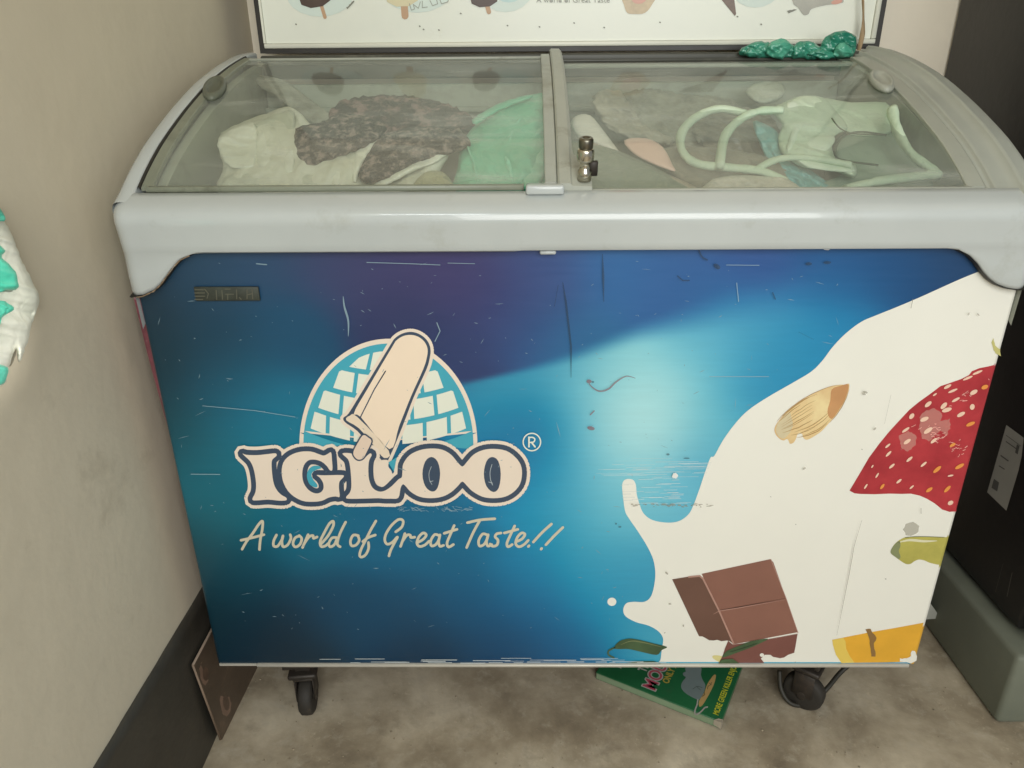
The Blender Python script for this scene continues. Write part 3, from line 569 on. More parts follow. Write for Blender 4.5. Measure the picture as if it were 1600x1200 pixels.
# back rail
part('back_rail', join([bmesh_box((XL+.01, .475, 1.020), (XR+.005, .56, 1.0435), .003), bmesh_box((XL+.03, .515, 1.044), (XR-.01, .56, 1.058), .003), bmesh_box((XL+.03, .50, 1.0435), (XR-.02, .514, 1.0485), .001, 1)]), M['dark_rail'])
# inner tub
def tubwall(xa, xb):
    vs = []; yy = np.linspace(.0355, .4985, 24)
    for y in yy:
        for x, z in ((xa, .801), (xa, arcs(y)-.013), (xb, arcs(y)-.013), (xb, .801)): vs.append((x, y, z))
    return mesh(vs, [(j*4+i, j*4+(i+1) % 4, (j+1)*4+(i+1) % 4, (j+1)*4+i) for j in range(23) for i in range(4)]+[(0, 1, 2, 3), (95, 94, 93, 92)])
tub = [bmesh_box((XL+.032, .036, .80), (XR-.034, .498, .805)), tubwall(XL+.031, XL+.045), tubwall(XR-.075, XR-.031), bmesh_box((XL+.046, .470, .802), (XR-.076, .4985, 1.012), .004), bmesh_box((XL+.046, .455, .965), (XR-.076, .469, .975), .003), bmesh_box((XL+.046, .036, .803), (XR-.076, .042, .885), .002)]
part('inner_liner', join(tub), M['liner'])
# lids
def lid(name, x0, x1, zo, yb, label):
    L_ = empty(name, (0, 0, 0), '', ''); 
    for k in ('label', 'category'): del L_[k]
    L_.parent = fz; L_.location = -fz.location; L_['label'] = label
    return L_
glass = bpy.data.materials.new('hazy_lid_glass'); glass.use_nodes = True; nt = glass.node_tree; N = nt.nodes; L = nt.links
for x in list(N): N.remove(x)
out = N.new('ShaderNodeOutputMaterial'); tr = N.new('ShaderNodeBsdfTransparent'); tr.inputs[0].default_value = (.93, .96, .92, 1)
gl = N.new('ShaderNodeBsdfGlossy'); gl.inputs['Roughness'].default_value = .07; gl.inputs[0].default_value = (.9, .95, .92, 1)
df = N.new('ShaderNodeBsdfDiffuse'); df.inputs[0].default_value = (*S(202, 206, 196), 1)  # pale film: dust and smears, with the glass's glare veil painted in
m1 = N.new('ShaderNodeMixShader'); m2_ = N.new('ShaderNodeMixShader')
tc = N.new('ShaderNodeTexCoord'); mpn = N.new('ShaderNodeMapping'); mpn.inputs['Scale'].default_value = (1, .8, .8); n1 = N.new('ShaderNodeTexNoise'); n1.inputs['Scale'].default_value = 5; n1.inputs['Detail'].default_value = 7; L.new(tc.outputs['Object'], mpn.inputs[0]); L.new(mpn.outputs[0], n1.inputs['Vector'])
mr = N.new('ShaderNodeMapRange'); mr.inputs[1].default_value = .3; mr.inputs[2].default_value = .75; mr.inputs[3].default_value = .13; mr.inputs[4].default_value = .30; L.new(n1.outputs[0], mr.inputs[0])
mp3 = N.new('ShaderNodeMapping'); mp3.inputs['Scale'].default_value = (1.2, 5, 5); mp3.inputs['Rotation'].default_value = (0, 0, .5); L.new(tc.outputs['Object'], mp3.inputs[0])
n4 = N.new('ShaderNodeTexNoise'); n4.inputs['Scale'].default_value = 5; n4.inputs['Detail'].default_value = 10; n4.inputs['Roughness'].default_value = .7; L.new(mp3.outputs[0], n4.inputs['Vector'])
mr4 = N.new('ShaderNodeMapRange'); mr4.inputs[1].default_value = .52; mr4.inputs[2].default_value = .75; mr4.inputs[3].default_value = 0; mr4.inputs[4].default_value = .3; L.new(n4.outputs[0], mr4.inputs[0])
ad = N.new('ShaderNodeMath'); ad.operation = 'ADD'; L.new(mr.outputs[0], ad.inputs[0]); L.new(mr4.outputs[0], ad.inputs[1])
L.new(ad.outputs[0], m1.inputs[0]); L.new(tr.outputs[0], m1.inputs[1]); L.new(df.outputs[0], m1.inputs[2])
m2_.inputs[0].default_value = .13; L.new(m1.outputs[0], m2_.inputs[1]); L.new(gl.outputs[0], m2_.inputs[2]); L.new(m2_.outputs[0], out.inputs[0])
def strip(x0, x1, yy, z0, z1, dx=0):      # bar following the arc
    vs = []
    for y in yy:
        for x, z in ((x0, z0), (x0, z1-.0012), (x0+.0012, z1), (x1-.0012, z1), (x1, z1-.0012), (x1, z0)): vs.append((sx(x, y), y, arcs(y)+z))
    n = 6; fs = [(j*n+i, j*n+i+1, (j+1)*n+i+1, (j+1)*n+i) for j in range(len(yy)-1) for i in range(n-1)]
    fs += [tuple(range(n)), tuple((len(yy)-1)*n+i for i in range(n))[::-1]]
    return mesh(vs, fs)
yl_ = list(np.linspace(.024, .47, 40))
def sheet(x0, x1, yy, zo, th=.003):
    vs = []; nx = 16
    for y in yy:
        for i in range(nx+1): vs.append((sx(x0+(x1-x0)*i/nx, y), y, arcs(y)+zo))
    fs = [(j*(nx+1)+i, j*(nx+1)+i+1, (j+1)*(nx+1)+i+1, (j+1)*(nx+1)+i) for j in range(len(yy)-1) for i in range(nx)]
    return mesh(vs, fs, smooth=True)
def lpart(name, me, m, par): o = obj(name, me, m, par); return o
lidL = lid('sliding_lid', 0, 0, 0, 0, 'upper left sliding glass lid')
lpart('lid_glass', sheet(-.460, .036, yl_, -.002), glass, lidL)
lpart('side_frame', strip(-.4635, -.449, yl_, -.006, -.0005), M['smokedframe'], lidL)
lpart('side_frame', strip(.031, .046, yl_, -.005, .002), M['rimdull'], lidL)
lpart('front_frame', join([bmesh_box((-.455, .016, .9015), (.006, .025, .9085), .001, 1)]), M['smokedframe'], lidL)
lpart('back_frame', bmesh_box((-.455, .455, 1.049), (.047, .472, 1.0535), .001, 1), M['lidframe'], lidL)
hb = mesh([], []); 
lpart('pull_tab', bmesh_box((.008, .0005, .8985), (.054, .0245, .9098), .003, 3), M['rim'], lidL)
lidR = lid('sliding_lid', 0, 0, 0, 0, 'lower right sliding glass lid')
lpart('lid_glass', sheet(.060, .548, yl_[:-2], -.009), glass, lidR)
lpart('side_frame', strip(.5435, .5655, yl_, -.012, -.006), M['lidframe'], lidR)
lpart('front_frame', join([bmesh_box((.089, .017, .893), (.55, .025, .9025), .001, 1), ]), M['lidframe'], lidR)
lpart('back_frame', bmesh_box((.075, .440, 1.034), (.575, .4545, 1.040), .001, 1), M['lidframe'], lidR)
# centre bar with bracket
yb2 = list(np.linspace(.016, .50, 44))
vs = []
for y in yb2:
    wR = .0665+.021*max(0, 1-max(0, (y-.045))/.03)*(1 if y < .075 else 0) if y > .045 else .0885
    for x, z in ((.0465, -.01), (.0465, .004), (.049, .0065), (.062, .0065), (.0645, .0035), (wR-.001, .0025), (wR, .001), (wR, -.01)): vs.append((sx(x, y), y, arcs(y)+z))
n = 8; me = mesh(vs, [(j*n+i, j*n+i+1, (j+1)*n+i+1, (j+1)*n+i) for j in range(len(yb2)-1) for i in range(n-1)]+[tuple(range(n))])
part('centre_bar', me, M['lidframe'])
# corner handles of the lids
def handle(x, y, rot, m, zo):
    me = lathe([(.022,-.004),(.023,0),(.021,.004),(.017,.0055),(.0145,.003),(.013,.001)], 40)
    for v in me.vertices:
        v.co.x *= .72; v.co.y *= 2.1
    M4 = Matrix.Translation((sx(x, y), y, arcs(y)+zo)) @ Matrix.Rotation(math.atan2(arcs(y+.03)-arcs(y-.03), .06), 4, 'X') @ Matrix.Rotation(rot, 4, 'Z')
    me.transform(M4); return me
lpart('corner_grip', handle(-.448, .275, .2, None, .001), mat('grip_smoked_plastic', S(96, 100, 86), .4), lidL)
lpart('corner_grip', handle(.532, .30, -.2, None, -.004), M['lidframe'], lidR)
# lock
lk = part('lock', lathe([(.0085,0),(.0085,.012),(.0075,.013),(.0062,.017),(.0062,.022),(.0098,.024),(.0105,.027),(.0105,.036),(.0095,.038),(.0085,.039)], 36), M['chrome'])
def fix(o, m4): o.data.transform(m4)
LM = Matrix.Translation((.0795, .026, .912)) @ Matrix.Rotation(R(12), 4, 'X') @ Matrix.Rotation(R(0), 4, 'Y')
fix(lk, LM)
kn = lathe([(.0082,.039),(.0088,.041),(.0088,.049),(.0075,.0515),(.0045,.0515),(.004,.0495)], 36); kn.transform(LM)
obj('lock_barrel', kn, mat('lock_worn_chrome', S(120, 116, 104), .3, 1, var=.3, scale=50), lk)
cl = bmesh_box((-.002, -.0005, .004), (.010, .006, .022), .001, 1); cl.transform(LM @ Matrix.Translation((.006, .002, 0))); obj('lock_tongue', cl, M['darkmetal'], lk)

# casters
def caster_meshes():
    wh = lathe([(.012,-.010),(.030,-.012),(.0345,-.008),(.035,0),(.0345,.008),(.030,.012),(.012,.010)], 32); wh.transform(Matrix.Translation((0, 0, .035)) @ Matrix.Rotation(R(90), 4, 'Y'))
    hub = lathe([(.006,-.017),(.009,-.016),(.009,.016),(.006,.017)], 16); hub.transform(Matrix.Translation((0, 0, .035)) @ Matrix.Rotation(R(90), 4, 'Y'))
    fk = join([bmesh_box((-.0165, -.017, .034), (-.014, .017, .082), .0008, 1), bmesh_box((.014, -.017, .034), (.0165, .017, .082), .0008, 1), bmesh_box((-.0165, -.02, .0822), (.0165, .02, .087), .001, 1), bmesh_box((-.024, -.024, .0885), (.024, .024, .0985), .004, 2), bmesh_box((-.012, -.012, .099), (.012, .012, .152)), bmesh_box((-.03, -.022, .112), (.022, -.014, .124), .001, 1)])
    pl = bmesh_box((-.04, -.04, .1525), (.04, .04, .167), .001, 1)
    return wh, hub, fk, pl
cm = caster_meshes()
def caster(x, y, rz, s=1.0):
    h = .168/.106
    e = bpy.data.objects.new('caster', None); C.objects.link(e); e.parent = fz; e.location = Vector((x, y, 0))-fz.location; e.rotation_euler[2] = rz; e.empty_display_size = .03
    w_ = obj('wheel', cm[0], None, e); obj('hub', cm[1], None, e); obj('fork', cm[2], None, e)
    o = obj('mounting_plate', cm[3], None, e)
    return e
for me_, m in zip(cm, (M['rubber'], M['darkmetal'], M['darkmetal'], M['darkmetal'])): me_.materials.append(m)
part('underside', bmesh_box((XL+.03, .14, .10), (XR-.03, .50, ZB-.0005), .004), M['darkmetal'])
caster(-.372, .066, R(6)); caster(.495, .075, R(52)); caster(-.372, .45, R(30)); caster(.495, .45, R(-20))

# ================================================================= POSTER BOX BEHIND
# bottom of the light box, standing on the back rail
DY = .575
pb = empty('poster_box', (.08, DY, 1.06), 'white framed ice cream poster box standing behind the freezer lids', 'poster box')
def ppart(name, me, m, **k):
    o = obj(name, me, m, pb, **k); o.location = -pb.location; return o
a0 = at(406, 73, Y=DY); a1 = at(1370, 69, Y=DY); x0, x1, z0 = a0.x, a1.x+.004, 1.0665; z1 = 1.50
blk = mat('black_frame_plastic', S(44, 41, 36), .45, var=.2, scale=20); alu = mat('white_frame_metal', S(228, 228, 212), .35, var=.05, scale=12, dirt=S(170, 158, 128), dirt_scale=12, dirt_lo=.64)
t = .0085
ppart('outer_frame', join([bmesh_box((x0, DY-.002, z0-.004), (x1, DY+.05, z0+.0035)), bmesh_box((x0, DY-.002, z0+.0035), (x0+t, DY+.05, z1)), bmesh_box((x1-t, DY-.002, z0+.0035), (x1, DY+.05, z1)), bmesh_box((x0, DY-.002, z1), (x1, DY+.05, z1+.008))]), blk)
ppart('inner_frame', join([bmesh_box((x0+t+.0005, DY-.004, z0+.004), (x1-t-.0005, DY+.006, z0+.012), .001, 1), bmesh_box((x0+t+.0005, DY-.0038, z0+.0125), (x0+t+.004, DY+.006, z1-.001)), bmesh_box((x1-t-.009, DY-.0038, z0+.0125), (x1-t-.0005, DY+.006, z1-.001), .001, 1)]), alu)
post = ppart('poster', bmesh_box((x0+t+.0045, DY, z0+.0125), (x1-t-.0095, DY+.004, z1-.002)), mat('poster_white', S(230, 232, 218), .3, var=.04, scale=4, dirt=S(205, 196, 170), dirt_scale=5, dirt_lo=.6))
def dp(x, y, lv): p = at(x, y, Y=DY); return (p.x, DY-.0004-lv*.0003, p.z)
choc = P('poster_chocolate', 76, 58, 48, var=.15, scale=40); wood = P('poster_stick', 190, 154, 120); halo = P('poster_halo', 212, 224, 214); halo2 = P('poster_halo_deep', 190, 216, 212)
cone = P('poster_cone', 202, 182, 150, var=.15, scale=40); torn = P('torn_patch', 128, 128, 114, var=.15, scale=60); greyc = P('poster_grey_cone', 176, 174, 162, var=.12, scale=30); pinkc = P('poster_pink', 214, 160, 142)
def rot(pts, cx, cy, a): c, s = math.cos(a), math.sin(a); return [(cx+x*c-y*s, cy+x*s+y*c) for x, y in pts]
barp = lambda cx, cy, a, w_, h_: spline(rot([(-w_, 0), (w_, 0), (w_, -h_*.6), (w_*.7, -h_*.9), (0, -h_), (-w_*.7, -h_*.9), (-w_, -h_*.6)], cx, cy, a), True, 3)
def pic(name, lay):
    me, ms = layer_mesh(lay, dp); return obj(name, me, ms, post)
pic('ice_lolly_picture', [([disc(500, -8, 52, 34)], halo, 1), (ribbon([(501,4),(508,27)], 5.5), wood, 2), ([barp(494, 4, -.16, 23, 110)], choc, 3)])
pic('ice_lolly_picture', [([disc(652, -30, 62, 50)], halo, 1), (ribbon([(631,-4),(633,25)], 11), wood, 2), ([barp(629, 2, -.05, 24, 120)], P('poster_vanilla', 216, 206, 168), 3)])
pic('ice_lolly_picture', [([disc(790, -25, 46, 44, 0)], halo, 1), ([disc(795, -30, 32, 34)], halo2, 2), (ribbon([(759,0),(764,19)], 7), wood, 3), ([barp(757, 4, -.08, 20, 100)], choc, 4)])
pic('ice_cup_picture', [([spline([(975,8),(980,20),(992,22),(1008,20),(1020,5),(1030,-20),(1020,-90),(975,-90),(968,-20)], True, 3)], cone, 2), ([spline([(985,-5),(998,6),(1012,-6),(1016,-60),(985,-60)], True, 3)], pinkc, 3)])
pic('ice_cone_picture', [([disc(1180, -26, 42, 38)], halo, 1), ([[(1126,-2),(1148,25),(1150,22),(1147,-2),(1150,-80),(1090,-80)]], P('poster_cone_brown', 116, 96, 82, var=.2, scale=60), 2)])
pic('ice_cone_picture', [([spline([(1237,-2),(1247,12),(1255,23),(1263,22),(1268,14),(1290,8),(1312,5),(1318,-4),(1310,-70),(1236,-70)], True, 3)], greyc, 2), ([disc(1307, 3, 9, 3.5, -.2)], pinkc, 3)])
pic('torn_patch', [([jag([(1088,28),(1100,31),(1112,28),(1120,27),(1130,25),(1131,30),(1127,35),(1115,36),(1104,34),(1096,31)], .5, 2)], torn, 5)])
pic('torn_patch', [([jag([(1229.5,17),(1240,14.5),(1245,15.5),(1238,18),(1232,20.5)], .4, 2)], torn, 5)])
me, ms = layer_mesh([([disc(x, y, 1.6, 1.1, .5, 8) for x, y in [(720,21),(656,41),(662,46),(686,47),(793,40),(843,42),(897,36),(944,43),(1031,35),(1189,38),(1152,26),(543,12),(547,8),(551,4),(463,38)]]+ribbon([(543,13),(553,2)], 2), torn, 5)], dp); obj('specks', me, ms, post, kind='stuff')
lay = []
# hand lettered words running out of the frame
def word(txt, px, py, size, ang, m, lv, to3d_scale=1):
    cu = bpy.data.curves.new('t', 'FONT'); cu.body = txt; cu.size = 1; tmp = bpy.data.objects.new('t', cu); C.objects.link(tmp)
    bpy.context.view_layer.update(); dg = bpy.context.evaluated_depsgraph_get(); me = bpy.data.meshes.new_from_object(tmp.evaluated_get(dg))
    bpy.data.objects.remove(tmp); 
    v = [(q.co.x, q.co.y) for q in me.vertices]; f = [list(p.vertices) for p in me.polygons]
    c, s = math.cos(ang), math.sin(ang)
    return [[(px+size*(v[i][0]*c-v[i][1]*s), py-size*(v[i][0]*s+v[i][1]*c)) for i in p] for p in f]
mg = P('poster_lettering', 158, 160, 148)
lay += [(word('A world of Great Taste', 838, 4, 12, 0, mg, 4), mg, 5)]
nl = []
for q in [[(640,6),(643,16),(648,14),(646,7),(654,13),(657,3)],[(660,2),(660,12),(668,11)],[(672,1),(676,9),(684,6),(682,-2)],[(686,-4),(690,6),(700,3),(702,-6)]]: nl += ribbon(q, 1.1)
pic('poster_lettering', lay)
lay = [(nl, mg, 6)]
pic('poster_lettering', lay)
# brown strap hanging before the box
st_ = [at(1346, -60, Y=.556), at(1348, -10, Y=.556), at(1349, 25, Y=.555), at(1348, 50, Y=.552), at(1344, 70, Y=.549), at(1340, 86, Y=.548)]
o = obj('hanging_strap', tube(spline([tuple(p) for p in st_], n=5), .0018, 8, flat=2.4), mat('brown_strap', S(160, 136, 104), .7, var=.2, scale=50)); o['label'] = 'thin brown strap hanging down at the right end of the poster box'; o['category'] = 'strap'

# ================================================================= CRUMPLED THINGS
def crease(p, f):
    a = noise.voronoi(p*f+Vector((noise.noise(p*f*.7), noise.noise(p*f*.7+Vector((5, 5, 5))), 0))*.8)[0][0]
    b_ = noise.voronoi(p*f*2.6+Vector((3, 1, 2)))[0][0]
    r_ = 1-abs(noise.noise(p*f*1.3))*3
    return 1.3*(a-.45)+.5*(b_-.45)+.35*max(0, r_)**2
def ridged(p, f, o=5): return noise.ridged_multi_fractal(p*f, .9, 2.1, o, 1.0, 2.0)
def pillow(name, outline, Y, m, label, cat, X=None, thick=.03, fold=.006, freq=18, k=1.6, z0=.9, step=None, stretch=(1, 1, 1), seed=0, group=None, jagged=0, n=3):
    o2 = spline(outline, True, n)
    if jagged: o2 = jag(o2, jagged, 5)
    xs_ = [p[0] for p in o2]; ys_ = [p[1] for p in o2]; step = step or max(2.2, (max(xs_)-min(xs_))/62)
    A = np.array(o2); B = np.roll(A, -1, 0)
    def inside(x, y):
        c = False
        for (ax, ay), (bx, by) in zip(A, B):
            if (ay > y) != (by > y) and x < (bx-ax)*(y-ay)/(by-ay)+ax: c = not c
        return c
    def dist(x, y):
        d = B-A; t = np.clip(((x-A[:, 0])*d[:, 0]+(y-A[:, 1])*d[:, 1])/np.maximum(1e-9, (d**2).sum(1)), 0, 1)
        return float(np.sqrt(((A+d*t[:, None]-[x, y])**2).sum(1)).min())
    co = [Vector(p) for p in o2]; nb = len(co); y = min(ys_); row = 0
    while y < max(ys_):
        x = min(xs_)+(step/2 if row % 2 else 0)
        while x < max(xs_):
            if inside(x, y) and dist(x, y) > step*.45: co.append(Vector((x, y)))
            x += step
        y += step*.87; row += 1
    v, e, f, ov, _, _ = geometry.delaunay_2d_cdt(co, [], [list(range(nb))], 1, 1e-6)
    R0 = max(dist(p.x, p.y) for p in v); vs = []; bd_ = []
    sd = Vector((seed*7.1, seed*3.3, seed*1.7))
    for side in (1, -1):
        for p in v:
            d = dist(p.x, p.y); c = at(p.x, p.y, X=X) if X is not None else at(p.x, p.y, Y=Y, k=k, z0=z0); q = min(1, d/R0)
            bulge = thick*math.sqrt(max(0, 1-(1-min(1, q*1.15))**2))
            nn = Vector((c.x*stretch[0], 0, c.z*stretch[2]))+sd
            nn.y = (p.y-p.x*.3)*.0022*stretch[2]; fo = fold*crease(nn, freq)*min(1, d/4.0)
            if side < 0: fo = 0; bulge = -bulge*.7-.001
            else: bulge += .0012
            ray = (c-CAM).normalized(); vs.append(c-ray*(bulge+fo))
            if side == 1: bd_.append(d < .01)
    nv = len(v); fs = [list(t) for t in f]; up = vs
    # orientation: front faces towards camera
    def flip(t): a, b_, c_ = (vs[i] for i in t[:3]); return (b_-a).cross(c_-a).dot(CAM-a) < 0
    F1 = [t[::-1] if flip(t) else t for t in fs]; F2 = [[i+nv for i in t[::-1]] for t in F1]
    cnt = {}
    for t in F1:
        for i in range(len(t)): a, b_ = t[i], t[(i+1) % len(t)]; cnt[(a, b_)] = 1
    side_f = [[b_, a, a+nv, b_+nv] for (a, b_) in cnt if (b_, a) not in cnt]
    me = mesh(vs, F1+F2+side_f, smooth=True)
    o = obj(name, me, m); o['label'] = label; o['category'] = cat
    if group: o['group'] = group
    return o
def bagmat(name, c, c2=None, rough=.35, spec=.6, tr=0, **kw):
    kw.setdefault('var', .12); kw.setdefault('bump', .004); kw.setdefault('bscale', 26); kw.setdefault('scale', 10)
    m = mat(name, S(*c), rough, col2=S(*c2) if c2 else None, spec=spec, **kw); nt = m.node_tree; N = nt.nodes; L = nt.links
    for bp in [n for n in N if n.type == 'BUMP']:      # sharp creases: ridged noise
        src = bp.inputs['Height'].links[0].from_node; ma = N.new('ShaderNodeMath'); ma.operation = 'SUBTRACT'; ma.inputs[1].default_value = .5; L.new(src.outputs[0], ma.inputs[0])
        mb = N.new('ShaderNodeMath'); mb.operation = 'ABSOLUTE'; L.new(ma.outputs[0], mb.inputs[0]); L.new(mb.outputs[0], bp.inputs['Height']); src.inputs['Detail'].default_value = 2.5; src.inputs['Distortion'].default_value = .8; bp.inputs['Distance'].default_value *= 1.6
    return m
frost = bagmat('frosted_dark_meat', (26, 18, 16), (150, 132, 124), rough=.7, spec=.3, scale=85, bump=.006, bscale=70, detail=9)
frost2 = bagmat('frosted_brown_meat', (44, 30, 28), (150, 122, 118), rough=.7, spec=.3, scale=45, bump=.006, bscale=60, detail=9)
for mm_ in (frost, frost2):
    for n_ in mm_.node_tree.nodes:
        if n_.type == 'VALTORGB': n_.color_ramp.elements[0].position = .47; n_.color_ramp.elements[1].position = .62
wbag = bagmat('white_bag_plastic', (206, 206, 184), (230, 230, 214)); gbag = bagmat('green_bag_plastic', (88, 180, 142), (132, 214, 180), scale=5)
clear = bagmat('frosty_clear_plastic', (112, 112, 100), (178, 178, 164), rough=.3, scale=30, detail=9)
pale = bagmat('pale_mint_fabric', (182, 204, 176), (212, 224, 202), rough=.7, spec=.2, bump=.0015, bscale=90)
pillow('frozen_meat', [(512,178),(530,160),(560,152),(600,148),(650,150),(700,163),(738,182),(742,215),(700,222),(640,215),(580,208),(530,205)], .245, frost2, 'brown frost covered meat slab lying furthest back in left half', 'frozen meat', group='frozen meat in the freezer', thick=.02, fold=.007, freq=34, jagged=2.5)
pillow('plastic_flap', [(398,118),(440,124),(475,148),(525,188),(505,200),(470,182),(430,150),(405,135)], .25, clear, 'thin pale plastic flap behind the white bag in left half', 'plastic', thick=.006, fold=.005, freq=20)
pillow('carrier_bag', [(343,215),(350,204),(380,190),(402,182),(430,172),(452,167),(472,180),(488,200),(500,215),(560,216),(588,222),(580,250),(566,278),(600,288),(650,262),(690,234),(702,242),(690,262),(672,290),(664,306),(500,309),(346,307),(349,262),(342,235)], .125, wbag, 'crumpled white plastic bag at the left end under the glass', 'bag', thick=.026, fold=.016, freq=11, stretch=(2.2, 1, .8), seed=1, jagged=1.0)
pillow('frozen_meat', [(462,200),(500,192),(530,178),(580,183),(604,202),(578,226),(535,244),(500,256),(478,258),(464,240)], .095, frost, 'dark frosted meat lump on top of the white bag', 'frozen meat', group='frozen meat in the freezer', thick=.016, fold=.006, freq=40, seed=2, jagged=1.2)
pillow('frozen_meat', [(559,270),(575,240),(592,215),(640,200),(700,196),(722,205),(735,228),(700,242),(652,256),(610,278),(572,287)], .10, frost, 'dark frosted meat lump between white bag and green bag', 'frozen meat', group='frozen meat in the freezer', thick=.016, fold=.006, freq=40, seed=3, jagged=1.2)
WB = C.objects['carrier_bag']; ZW = Z(320, 130, 3.81); ZG = Z(680, 120, 4.0)
def folds(par, Zf, Yd, m, lst, nm='bag_fold', th=.005):
    for i, q in enumerate(lst):
        o = pillow(nm, Zf(q), Yd, m, '', '', thick=th, fold=.006, freq=22, seed=50+i, n=2, jagged=.6)
        for kk in ('label', 'category'): del o[kk]
        o.parent = par
wb2 = bagmat('white_bag_lit_fold', (214, 216, 196), (238, 238, 224), rough=.3, bump=.002); wb3 = bagmat('white_bag_shade_fold', (184, 188, 168), (212, 214, 196), rough=.3, bump=.002)  # lighter and darker copies of the bag plastic put fold shading into colour
folds(WB, ZW, .098, wb2, [[(85,320),(250,240),(300,250),(312,330),(300,500),(150,500),(92,420)],[(300,330),(355,290),(420,540),(372,540),(312,490)],[(480,430),(525,380),(528,530),(470,520)],[(750,500),(810,475),(812,600),(770,625)],[(1000,605),(1150,520),(1300,440),(1410,378),(1448,402),(1400,460),(1250,520),(1050,622)],[(900,400),(1020,320),(1022,350),(960,440),(912,540),(900,590),(875,560)]])
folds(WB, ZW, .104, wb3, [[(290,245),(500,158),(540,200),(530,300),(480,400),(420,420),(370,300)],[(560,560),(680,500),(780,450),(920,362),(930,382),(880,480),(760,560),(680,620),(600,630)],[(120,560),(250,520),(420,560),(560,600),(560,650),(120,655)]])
pillow('food_packet', [(640,306),(652,280),(668,268),(690,268),(706,284),(708,306)], .085, bagmat('yellowish_packet', (150, 150, 116), (178, 176, 138)), 'small yellowish packet at the front left of the green bag', 'packet', thick=.012, fold=.005, freq=40, seed=4)
pillow('carrier_bag', [(703,306),(708,285),(715,262),(719,232),(736,202),(768,174),(800,156),(835,147),(868,146),(874,180),(874,306)], .13, gbag, 'bulging green plastic bag under the glass beside the centre bar', 'bag', thick=.03, fold=.018, freq=8, stretch=(1.7, 1, .9), seed=5)
GB = C.objects['carrier_bag.001']; gb2 = bagmat('green_bag_lit_fold', (104, 192, 156), (150, 222, 192), scale=6, rough=.3, bump=.002); gb3 = bagmat('green_bag_shade_fold', (72, 160, 124), (112, 192, 158), scale=6, rough=.3, bump=.002)  # paler and deeper greens paint light and shade on the folds
folds(GB, ZG, .098, gb2, [[(180,400),(230,540),(262,690),(300,700),(255,560),(205,420)],[(440,400),(430,520),(468,640),(500,700),(482,560),(472,420),(545,260),(512,260)],[(690,290),(640,320),(590,380),(560,480),(580,500),(625,405),(690,335)],[(690,430),(640,470),(560,600),(545,700),(620,705),(690,600)],[(230,270),(330,200),(470,140),(600,112),(590,140),(470,180),(350,240),(260,300)]])
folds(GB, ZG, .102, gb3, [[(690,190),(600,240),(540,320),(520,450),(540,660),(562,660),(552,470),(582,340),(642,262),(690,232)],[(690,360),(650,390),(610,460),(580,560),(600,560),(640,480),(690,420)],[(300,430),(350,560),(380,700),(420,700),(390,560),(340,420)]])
pillow('frozen_pack', [(945,165),(965,148),(1010,138),(1075,148),(1150,158),(1158,200),(1150,240),(1080,246),(1020,222),(960,205)], .25, clear, 'grey frosty clear bag at the back of the right half', 'bag', thick=.022, fold=.016, freq=16, seed=6, jagged=2.5)
pillow('frozen_pack', [(870,225),(940,228),(1000,250),(1060,282),(1080,308),(880,308)], .10, bagmat('grey_green_pack', (104, 120, 106), (140, 148, 130), scale=9), 'dull grey green pack at the front behind the lock', 'packet', thick=.014, fold=.006, freq=14, seed=7)
pillow('white_packet', [(892,192),(902,180),(922,180),(940,200),(964,232),(975,248),(945,232),(905,216)], .12, bagmat('white_soft_pack', (226, 222, 208), (236, 232, 222), scale=5, bump=.001), 'smooth white packet behind the lock in right half', 'packet', thick=.014, fold=.002, freq=10, seed=8)
pillow('food_packet', [(900,214),(950,232),(985,248),(1030,266),(1075,286),(1112,306),(1088,308),(1040,288),(985,264),(930,240)], .105, bagmat('striped_packet', (150, 138, 120), (194, 182, 166), scale=22), 'long creased brown and white packet running down to the front frame', 'packet', thick=.009, fold=.005, freq=30, seed=9)
pillow('food_packet', [(975,219),(1010,216),(1036,230),(1050,256),(1054,268),(1020,256),(990,240)], .095, bagmat('pink_packet', (226, 186, 170), (236, 202, 188), scale=6, bump=.001), 'pale pink packet between the white packet and mint handles', 'packet', thick=.007, fold=.002, freq=10, seed=10)
pillow('frozen_pack', [(1020,240),(1075,228),(1180,240),(1230,262),(1230,306),(1100,308),(1060,280)], .125, bagmat('brown_grey_pack', (112, 108, 94), (146, 140, 124), scale=18), 'brownish grey frozen pack seen through the mint bag handles', 'packet', thick=.014, fold=.007, freq=22, seed=11)
pillow('frost_lump', [(1165,145),(1180,130),(1215,128),(1228,142),(1215,158),(1185,162)], .25, bagmat('frost_white', (176, 184, 166), (206, 212, 198), scale=16), 'pale frosty lump behind the mint bag', 'ice', thick=.014, fold=.004, freq=30, seed=12)
cy = pillow('blue_bag', [(1176,190),(1200,196),(1218,210),(1228,240),(1262,262),(1310,300),(1280,308),(1238,304),(1210,270),(1190,232)], .13, bagmat('turquoise_plastic', (92, 156, 156), (140, 190, 184), scale=12), 'turquoise plastic bag peeking out below the mint bag', 'bag', thick=.012, fold=.014, freq=20, seed=13, stretch=(1.6, 1, 1))
pillow('plastic_wrap', [(1080,196),(1110,176),(1160,168),(1200,178),(1218,200),(1226,232),(1190,248),(1140,238),(1100,232)], .20, bagmat('dark_clear_wrap', (96, 94, 82), (150, 146, 130), scale=30, detail=9), 'dark grey crumpled wrap seen inside the loops of the mint bag handles', 'plastic', thick=.016, fold=.014, freq=18, seed=41, jagged=2.5)
